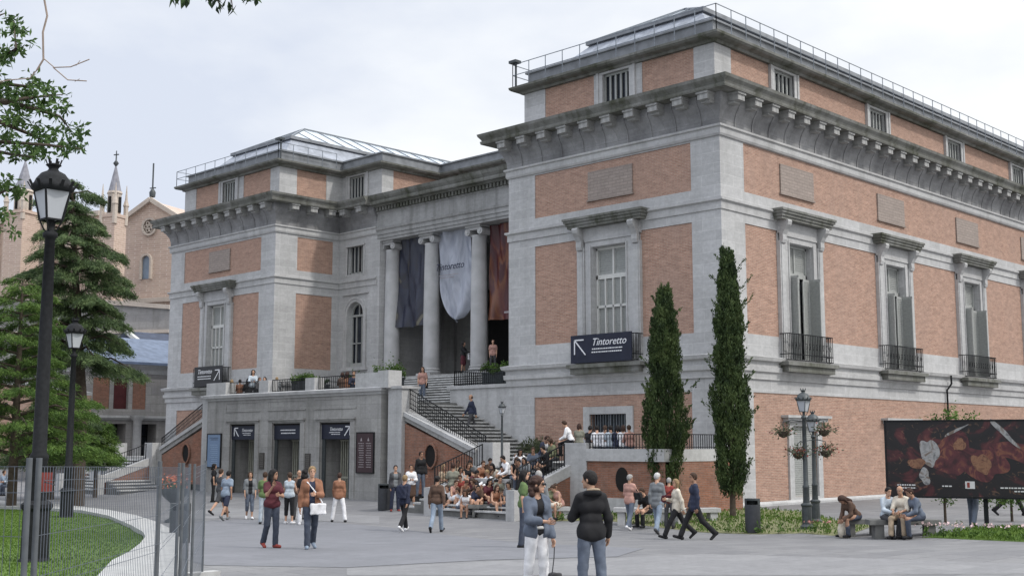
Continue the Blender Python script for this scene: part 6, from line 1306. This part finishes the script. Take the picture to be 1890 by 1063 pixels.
q_ = at(776, 930); person(q_+Vector((0, 0, .25)), 30, 'tall man in a dark sweater and jeans standing on the lowest stair', 1.78, 'stand', 'k', 'long', 'jeans', 'j', 'short', 'r', group=G0)
on(752, 922, 0, 'person in a dark red top standing behind the woman in the white cardigan', 1.84, 'stand', 'm', 'short', 'trousers', 'd', 'bob', 'y')
I = on(803, 916, -10, 'woman in a black jacket with a white bag beside the oval opening', 1.82, 'stand', 'k', 'long', 'skirt', 'g', 'bob', 'k', HIP)
bag(I, 'big white square bag held by the woman near the oval opening', 'bag', (-.25, .2, 1.1), (.2, .05, .16), 'c', [(-.4, .2, 1.25), (-.25, .18, 1.45), (-.1, .2, 1.25)])
on(836, 946, 170, 'man in a grey T-shirt and jeans standing with legs apart, back to the camera', 1.78, 'apart', 'O', 'short', 'jeans', 'l', 'short', 'r', ((12, 20, 40, 10), (12, 20, 40, 10)), shoes='d')
on(966, 1010, 95, 'person in a green and blue top and jeans, mostly hidden behind the curly-haired woman', 1.66, 'stand', 'G', 'short', 'jeans', 'J', 'long', 'k')
on(995, 1000, 200, 'grey-haired man hidden behind the curly-haired woman', 1.72, 'stand', 'g', 'long', 'trousers', 'd', 'short', 'g')
I = on(1163, 978, 150, 'grey-haired woman in a floral pink blouse and jeans with a black handbag', 1.64, 'walk', 'p', 'long', 'jeans', 'j', 'short', 'g', ((10, 10, 40, 20), (20, 12, 85, 30)), stride=13, hyaw=-40, shoes='w', hem=.06)
bag(I, 'black handbag on the arm of the woman in the floral pink blouse', 'handbag', (.24, .05, 1.08), (.17, .07, .11), 'k', [(.3, .05, 1.17), (.2, .0, 1.36), (.14, .04, 1.17)], 'handbag')
on(1214, 985, 160, 'white-haired man in a long grey jacket and pale jeans walking towards the corner', 1.74, 'walk', 'g', 'long', 'jeans', 'l', 'short', 'w', ((-15, 8, 15, 5), (10, 8, 12, 5)), stride=19, hyaw=-30, hem=.12, shoes='d')
I = on(1250, 994, -75, 'woman in a cream white jacket and black trousers striding with a red bag', 1.62, 'walk', 'c', 'long', 'trousers', 'k', 'bob', 'y', ((-20, 12, 12, 0), (20, 8, 80, 40)), stride=30, hyaw=20, hem=.06)
bag(I, 'dark red patterned handbag held by the woman in the cream white jacket', 'handbag', (.2, .22, 1.12), (.06, .17, .1), 'm', [(.2, .1, 1.2), (.17, .05, 1.4), (.2, .3, 1.2)], 'handbag')
on(1283, 996, -80, 'man in a navy jacket and black trousers beside the woman in cream white', 1.76, 'walk2', 'n', 'long', 'trousers', 'k', 'short', 'b', ((-10, 8, 15, 5), (5, 8, 15, 5)), stride=27, hyaw=20, hem=.1)
# --- on the stairs
p = onx(771, 742, 38.9); I = person((39.2, p.y, 4.62), -5, 'woman in a pink patterned top and jeans coming down the wide upper stair', 1.7, 'walk', 'p', 'short', 'jeans', 'j', 'long', 'r', ((5, 12, 25, 5), (5, 12, 25, 5)), stride=10, shoes='w', group=G3)
bag(I, 'dark jacket tied round the waist of the woman on the upper stair', 'jacket', (-.2, 0, .85), (.07, .1, .14), 'k', None, 'tied_jacket')
p = ony(870, 757, 39.4); p = dep(870, 757, 53.5); person((36.6, 36.6*(ray(870, 740).y/ray(870, 740).x), 3.02), -75, 'man in dark clothes walking down the side flight along the stone wall', 1.72, 'walk', 'n', 'long', 'trousers', 'd', 'bald', 'b', SW2, stride=20, group=G3)
I = person((42.9, 42.9*(ray(855, 690).y/ray(855, 690).x), 6.24), 70, 'dark-haired woman with a white bag standing on the portico floor', 1.62, 'stand', 'k', 'long', 'skirt', 'm', 'curly', 'k', LAP, group=G3)
bag(I, 'white paper bag held by the woman on the portico floor', 'bag', (-.1, .3, .95), (.12, .05, .2), 'w', None, 'paper_bag')
person((43.0, 43.0*(ray(910, 660).y/ray(910, 660).x), 6.24), 0, 'person in pale pink behind the hedge under the red banner', 1.6, 'stand', 'p', 'short', 'trousers', 'd', 'short', 'b', group=G3)
# --- terrace
for i, (px, c_, hr, hc, hd, lab, H_, ps) in enumerate(((428, 't', 'bob', 'y', 180, 'person in beige leaning on the left terrace railing', 1.6, 'sit'), (443, 'o', 'short', 'k', 170, 'person in an orange top at the left terrace railing, second from the left', 1.6, 'sit'), (458, 'k', 'long', 'k', 190, 'person all in black at the left terrace railing, beside the orange top', 1.66, 'sit'), (467, 'v', 'curly', 'k', 0, 'tall person with a white collar at the left terrace railing', 1.7, 'stand'), (479, 'd', 'short', 'b', 20, 'person in dark grey at the left terrace railing, near its right end', 1.66, 'sit'), (489, 'k', 'bob', 'k', -20, 'person in black at the right end of the left terrace railing', 1.68, 'sit'), (511, 'g', 'short', 'G' if 0 else 'y', 180, 'grey-clad person sitting behind the middle terrace railing', 1.55, 'sit'), (632, 's', 'bob', 'r', 180, 'person in a brown jacket behind the right terrace railing, left of two', 1.6, 'sit'), (641, 'o', 'curly', 'r', 160, 'person in an orange-brown jacket behind the right terrace railing, right of two', 1.66, 'sit'), (653, 'n', 'short', 'b', 0, 'person in navy beside the orange-brown jacket on the terrace', 1.62, 'sit'))):
    X_ = 33.55+.15*(i % 3); person((X_, X_*(ray(px, 700).y/ray(px, 700).x), 4.5), hd, lab, H_, ps, c_, 'long', 'trousers', 'd', hr, hc, LAP, seat=.5, group=G3)
# --- behind the landing railing, sitting on the parapet
for i, (px, c_, hr, hc, hd, lab) in enumerate(((1087, 'k', 'short', 'k', 150, 'person in black at the left end of the landing railing'), (1102, 'w', 'short', 'k', 180, 'person in white next to the one in black at the landing railing'), (1116, 'w', 'tail', 'b', 170, 'person in a white shirt with tied brown hair at the landing railing'), (1128, 'v', 'short', 'k', 190, 'person in a pale grey-blue shirt in the middle of the landing railing'), (1140, 'n', 'bob', 'k', 180, 'person in dark blue among the white shirts at the landing railing'), (1150, 'w', 'bob', 'r', 175, 'person in white with reddish bobbed hair at the landing railing'), (1163, 'p', 'short', 'b', 200, 'person in pink at the right end of the row on the landing railing'))):
    X_ = 33.45; person((X_, X_*(ray(px, 820).y/ray(px, 820).x), 1.96), hd, lab, 1.6, 'sit', c_, 'short' if i % 2 else 'long', 'jeans', 'j', hr, hc, LAP, seat=.5, group=G2, lean=8)
person((33.3, 33.3*(ray(1055, 815).y/ray(1055, 815).x), 2.2), -100, 'person in a white hooded top with a dark strap sitting on the corner pier', 1.66, 'sit', 'w', 'long', 'trousers', 'k', 'short', 'b', LAP, seat=.46, group=G2, lean=22)
person((33.7, 33.7*(ray(1069, 815).y/ray(1069, 815).x), 2.1), 160, 'person in an olive top sitting on the corner pier behind the white hooded top', 1.56, 'sit', 'O', 'short', 'trousers', 'd', 'bob', 'r', LAP, seat=.46, group=G2)
# --- seated crowd on the lower steps: (px, tread, ...)
def sit_at(px, py, head, label, **kw): kw.setdefault('arms', LAP); kw.setdefault('group', G1); kw.setdefault('lean', 22); return person(at(px, py), head, label, pose='sit', **kw)
def stp(px, k, head, label, **kw):
    x = 33.3-.28*k-.12; z = 1.8-.15*k; y = x*(ray(px, 880).y/ray(px, 880).x); kw.setdefault('arms', LAP); kw.setdefault('group', G1); kw.setdefault('lean', 20)
    return person((x, y, z-.3), head, label, pose='sit', seat=.3, fwd=.5, **kw)
stp(846, 5.5, 20, 'dark-haired girl in a white vest high on the left of the steps', H=1.6, top='w', slv='none', hair='bob', hc='k', bot='jeans')
stp(836, 8.5, 30, 'girl in a pink top and white skirt, leftmost of the seated crowd', H=1.6, top='p', slv='none', hair='tail', hc='b', bot='skirt', bc='w')
stp(858, 8, 10, 'bare-armed girl in orange and white bending forward on the left of the steps', H=1.62, top='o', slv='none', hair='short', hc='b', bot='trousers', bc='w', lean=35)
stp(868, 6, 40, 'short-haired boy leaning over in a dark maroon top, middle of the steps', H=1.68, top='m', slv='short', hair='short', hc='k', bot='trousers', bc='s', lean=32)
stp(888, 4.2, 20, 'boy with short brown hair in a tan shirt sitting highest beside the pier', H=1.68, top='o', slv='short', hair='short', hc='b', bot='trousers', bc='m', lean=18)
stp(896, 5.8, 60, 'person in dark red in the middle of the crowd behind the white sleeves', H=1.62, top='m', slv='short', hair='bob', hc='r', bot='trousers', bc='s')
stp(908, 6.2, -45, 'person with white sleeves stretching both arms forward on the steps', H=1.66, top='w', slv='long', hair='short', hc='y', bot='trousers', bc='m', arms=((70, 5, 25, 10), (70, 5, 25, 10)))
stp(880, 7.8, -30, 'person in maroon and orange turning left in the centre of the crowd', H=1.62, top='m', slv='none', hair='curly', hc='b', bot='trousers', bc='o', lean=28)
stp(848, 10, 60, 'person in a white top and jeans low on the left of the steps', H=1.64, top='w', slv='short', hair='short', hc='b', bot='jeans', bc='j', lean=34)
sit_at(893, 945, -60, 'girl in a white T-shirt and denim skirt at the foot of the steps', H=1.64, top='w', slv='elbow', hair='short', hc='b', bot='skirt', bc='j', lean=30, shoes='c')
sit_at(905, 946, 15, 'boy in a black T-shirt between two girls in white', H=1.7, top='k', slv='short', hair='short', hc='k', bot='trousers', bc='w')
sit_at(926, 947, -40, 'girl in a white vest and dark red skirt sitting low beside the stone plinth', H=1.66, top='w', slv='none', hair='long', hc='k', bot='skirt', bc='m', lean=26, shoes='w')
sit_at(1018, 958, 30, 'girl in a green top sitting right of the curly-haired woman', H=1.6, top='e', slv='short', hair='short', hc='b', bot='skirt', bc='c')
sit_at(1034, 957, -40, 'girl with tied hair and pink top on the low block right of the stairs', H=1.6, top='p', slv='none', hair='bun', hc='b', bot='shorts', bc='p', lean=34)
def plinth(px, x, zf, head, label, **kw): y = x*(ray(px, 870).y/ray(px, 870).x); kw.setdefault('arms', LAP); kw.setdefault('group', G1); kw.setdefault('lean', 22); return person((x, y, zf), head, label, pose='sit', seat=.42, fwd=.35, **kw)
plinth(940, 31.7, .97, -60, 'person in a white shirt bent low on top of the stone plinth', H=1.68, top='w', slv='long', hair='short', hc='k', bot='trousers', bc='k')
plinth(958, 32.4, 1.25, 10, 'dark-haired girl with raised white sleeves just behind the lamp plinth', H=1.6, top='w', slv='long', hair='long', hc='k', bot='trousers', bc='d', arms=((60, 25, 110, 10), (60, 25, 110, 10)))
plinth(963, 31.6, .95, -20, 'bare-armed person in brown on the plinth left of the short lamp', H=1.6, top='s', slv='none', hair='short', hc='k', bot='trousers', bc='s', lean=30)
plinth(984, 32.3, 1.3, 0, 'person in a blue top beside the short lamp pole', H=1.62, top='B', slv='short', hair='short', hc='b', bot='jeans', bc='J')
plinth(1001, 33.0, 1.7, 40, 'person in a white top and navy jacket on the right side of the steps', H=1.66, top='n', slv='long', hair='short', hc='r', bot='jeans', bc='j', jacket=('w', .08))
plinth(1012, 32.7, 1.35, -50, 'person in black sitting behind the right-hand stair railing', H=1.62, top='k', slv='long', hair='short', hc='k', bot='trousers', bc='k')
plinth(1026, 33.0, 1.6, -60, 'person with dark curly hair and an olive floral top by the corner pier', H=1.66, top='e', slv='long', hair='curly', hc='b', bot='trousers', bc='d')
plinth(991, 30.9, .6, 10, 'person in navy low beside the plinth, partly behind the curly-haired woman', H=1.64, top='n', slv='long', hair='short', hc='b', bot='jeans', bc='J')
# more of the crowd filling the steps
for a_ in ((860, 4.6, 25, 'person in a black vest high on the left of the steps', 'k', 'none', 'bob', 'b', 'trousers', 's'), (874, 3.4, -20, 'person in grey at the top left of the crowd, close to the stair pier', 'g', 'short', 'short', 'k', 'jeans', 'j'), (902, 3.2, 10, 'boy in dark brown on the highest occupied step', 's', 'long', 'short', 'k', 'jeans', 'J'), (917, 4.4, -35, 'girl with long dark hair and a cream top near the top of the crowd', 'c', 'none', 'long', 'k', 'trousers', 'd'), (852, 7.2, -10, 'girl in rust brown with bare arms in the left half of the crowd', 'r', 'none', 'tail', 'b', 'shorts', 's'), (872, 9.4, 35, 'girl in a peach vest low in the middle of the crowd', 'p', 'none', 'bob', 'r', 'skirt', 'n'), (886, 9.0, -25, 'boy in dark brown low in the middle of the crowd', 's', 'short', 'short', 'k', 'trousers', 'd'), (900, 8.2, 20, 'curly-haired person in maroon right of the crowd centre', 'm', 'short', 'curly', 'k', 'trousers', 'm'), (863, 10.2, -15, 'bare-legged girl in grey shorts on the lowest step', 'w', 'none', 'long', 'b', 'shorts', 'g'), (920, 7.4, 15, 'boy in a grey-green shirt next to the stone plinth', 'O', 'short', 'short', 'b', 'trousers', 'd')):
    stp(a_[0], a_[1], a_[2], a_[3], top=a_[4], slv=a_[5], hair=a_[6], hc=a_[7], bot=a_[8], bc=a_[9], H=1.64, lean=18+(a_[0] % 5)*4)
sit_at(944, 952, -25, 'dark-haired person in grey sitting against the front of the stone plinth', H=1.6, top='g', slv='short', hair='bob', hc='k', bot='jeans', bc='J')
sit_at(868, 951, 30, 'person in black with a pale skirt sitting on the paving in front of the crowd', H=1.6, top='k', slv='none', hair='tail', hc='b', bot='skirt', bc='c', seat=.25)
stp(912, 9.3, 25, 'girl in an orange top low on the right of the seated crowd', top='o', slv='none', hair='long', hc='b', bot='shorts', bc='d', H=1.62)
stp(930, 5.2, -15, 'boy with short black hair in white high on the right, by the plinth', top='w', slv='short', hair='short', hc='k', bot='trousers', bc='k', H=1.66)
sit_at(800, 944, 20, 'person in maroon sitting on the lowest step left of the man in grey', H=1.62, top='m', slv='none', hair='bob', hc='k', bot='trousers', bc='d', seat=.3)
sit_at(829, 947, -20, 'person in a white vest sitting low behind the man in grey', H=1.6, top='w', slv='none', hair='tail', hc='b', bot='jeans', bc='l', seat=.25)
sit_at(879, 952, 10, 'boy in dark blue sitting on the paving between the girls in the front row', H=1.66, top='n', slv='short', hair='short', hc='k', bot='jeans', bc='j', seat=.3)
stp(842, 4.0, 15, 'person in beige high on the far left of the steps by the railing', top='t', slv='short', hair='short', hc='b', bot='jeans', bc='J', H=1.66)
plinth(949, 31.45, .95, 20, 'person in a black top on the front edge of the stone plinth', H=1.62, top='k', slv='none', hair='bob', hc='b', bot='jeans', bc='j')
plinth(973, 31.5, .95, -25, 'person in a grey top on the plinth right of the short lamp', H=1.62, top='g', slv='short', hair='long', hc='k', bot='trousers', bc='k')
on(818, 941, 40, 'light-haired person in a beige blouse left of the man in grey', 1.66, 'stand', 't', 'short', 'trousers', 'g', 'bob', 'y', HIP)
sit_at(815, 948, 60, 'person in black crouching low beside the stairs, behind the walking woman in jeans', H=1.6, top='k', slv='long', hair='short', hc='k', bot='jeans', bc='j', lean=38, seat=.25)
sit_at(858, 947, -50, 'person in a pale top and jeans sitting on the ground left of the two girls', H=1.62, top='v', slv='short', hair='bob', hc='b', bot='jeans', bc='l', lean=30, seat=.2)
# --- benches on the right
I = person(at(1582, 990), -50, 'long-haired woman in a brown top and jeans bending over a magazine on the right bench', 1.66, 'sit', 's', 'long', 'jeans', 'J', 'long', 'r', ((50, 6, 40, 25), (50, 6, 40, 25)), lean=42, hpitch=20, group='people on the right benches', seat=.46)
p = at(1556, 992); t = thing('canvas_bag', p, 'white canvas bag on the ground in front of the reading woman', 'bag'); q = MB(); q.lathe(p, [(.13, 0), (.19, .06), (.2, .22), (.15, .38), (.1, .42)], 10, 1, .6); q.build('body', clothm(COLS['c']), t); q = MB(); q.tube([p+Vector((-.08, .05, .38)), p+Vector((-.03, .02, .56)), p+Vector((.05, -.05, .38))], .012, 5); q.build('handle', clothm(COLS['c']), t)
person(at(1638, 992), 30, 'man in a pale blue shirt, left of the three on the right bench', 1.68, 'sit', 'v', 'long', 'trousers', 'd', 'short', 'k', LAP, lean=10, group='people on the right benches', seat=.46)
person(at(1668, 992), -20, 'bald man in cream clothes, middle of the three on the right bench', 1.72, 'sit', 'c', 'elbow', 'trousers', 't', 'bald', 'w', LAP, lean=10, group='people on the right benches', seat=.46, knee=1)
person(at(1700, 993), -60, 'man in blue turned aside, right of the three on the right bench', 1.7, 'sit', 'B', 'long', 'jeans', 'J', 'short', 'r', LAP, lean=22, group='people on the right benches', seat=.46)
on(1197, 972, -40, 'person in dark clothes sitting on the pale bench behind the man in the grey jacket', 1.64, 'sit', 'k', 'short', 'trousers', 'k', 'short', 'b', LAP, lean=25)
on(1236, 975, 170, 'person in a dark red top almost hidden between the walking couples', 1.5, 'stand', 'r', 'short', 'trousers', 'd', 'short', 'g')
p = dep(1798, 973, 33.5); person((p.x, p.y, gz(p.x, p.y)), 160, 'person in blue jeans passing behind the billboard, only the legs showing', 1.72, 'walk', 'n', 'long', 'jeans', 'j', 'short', 'b', stride=8, group=G0)
p = dep(1868, 960, 40); person((p.x, p.y, gz(p.x, p.y)), 90, 'person in dark trousers striding behind the right end of the billboard', 1.72, 'walk', 'd', 'long', 'trousers', 'k', 'short', 'b', stride=30, group=G0)
# --- far left
for px, hd, lab, c_ in ((6, 60, 'person in pale blue sitting far away at the left edge', 'l'), (19, -60, 'person in grey-blue sitting far away, second from the left edge', 'v')):
    p = dep(px, 893, 62); person((p.x, p.y, gz(p.x, p.y)), hd, lab, 1.65, 'sit', c_, 'long', 'jeans', 'J', 'short', 'b', LAP, seat=.42, group='distant people on the left')
p = dep(131, 885, 66); person((p.x, p.y, 0), 90, 'distant person in a white top standing just right of the middle lamp', 1.7, 'stand', 'v', 'short', 'jeans', 'J', 'short', 'b', group='distant people on the left')
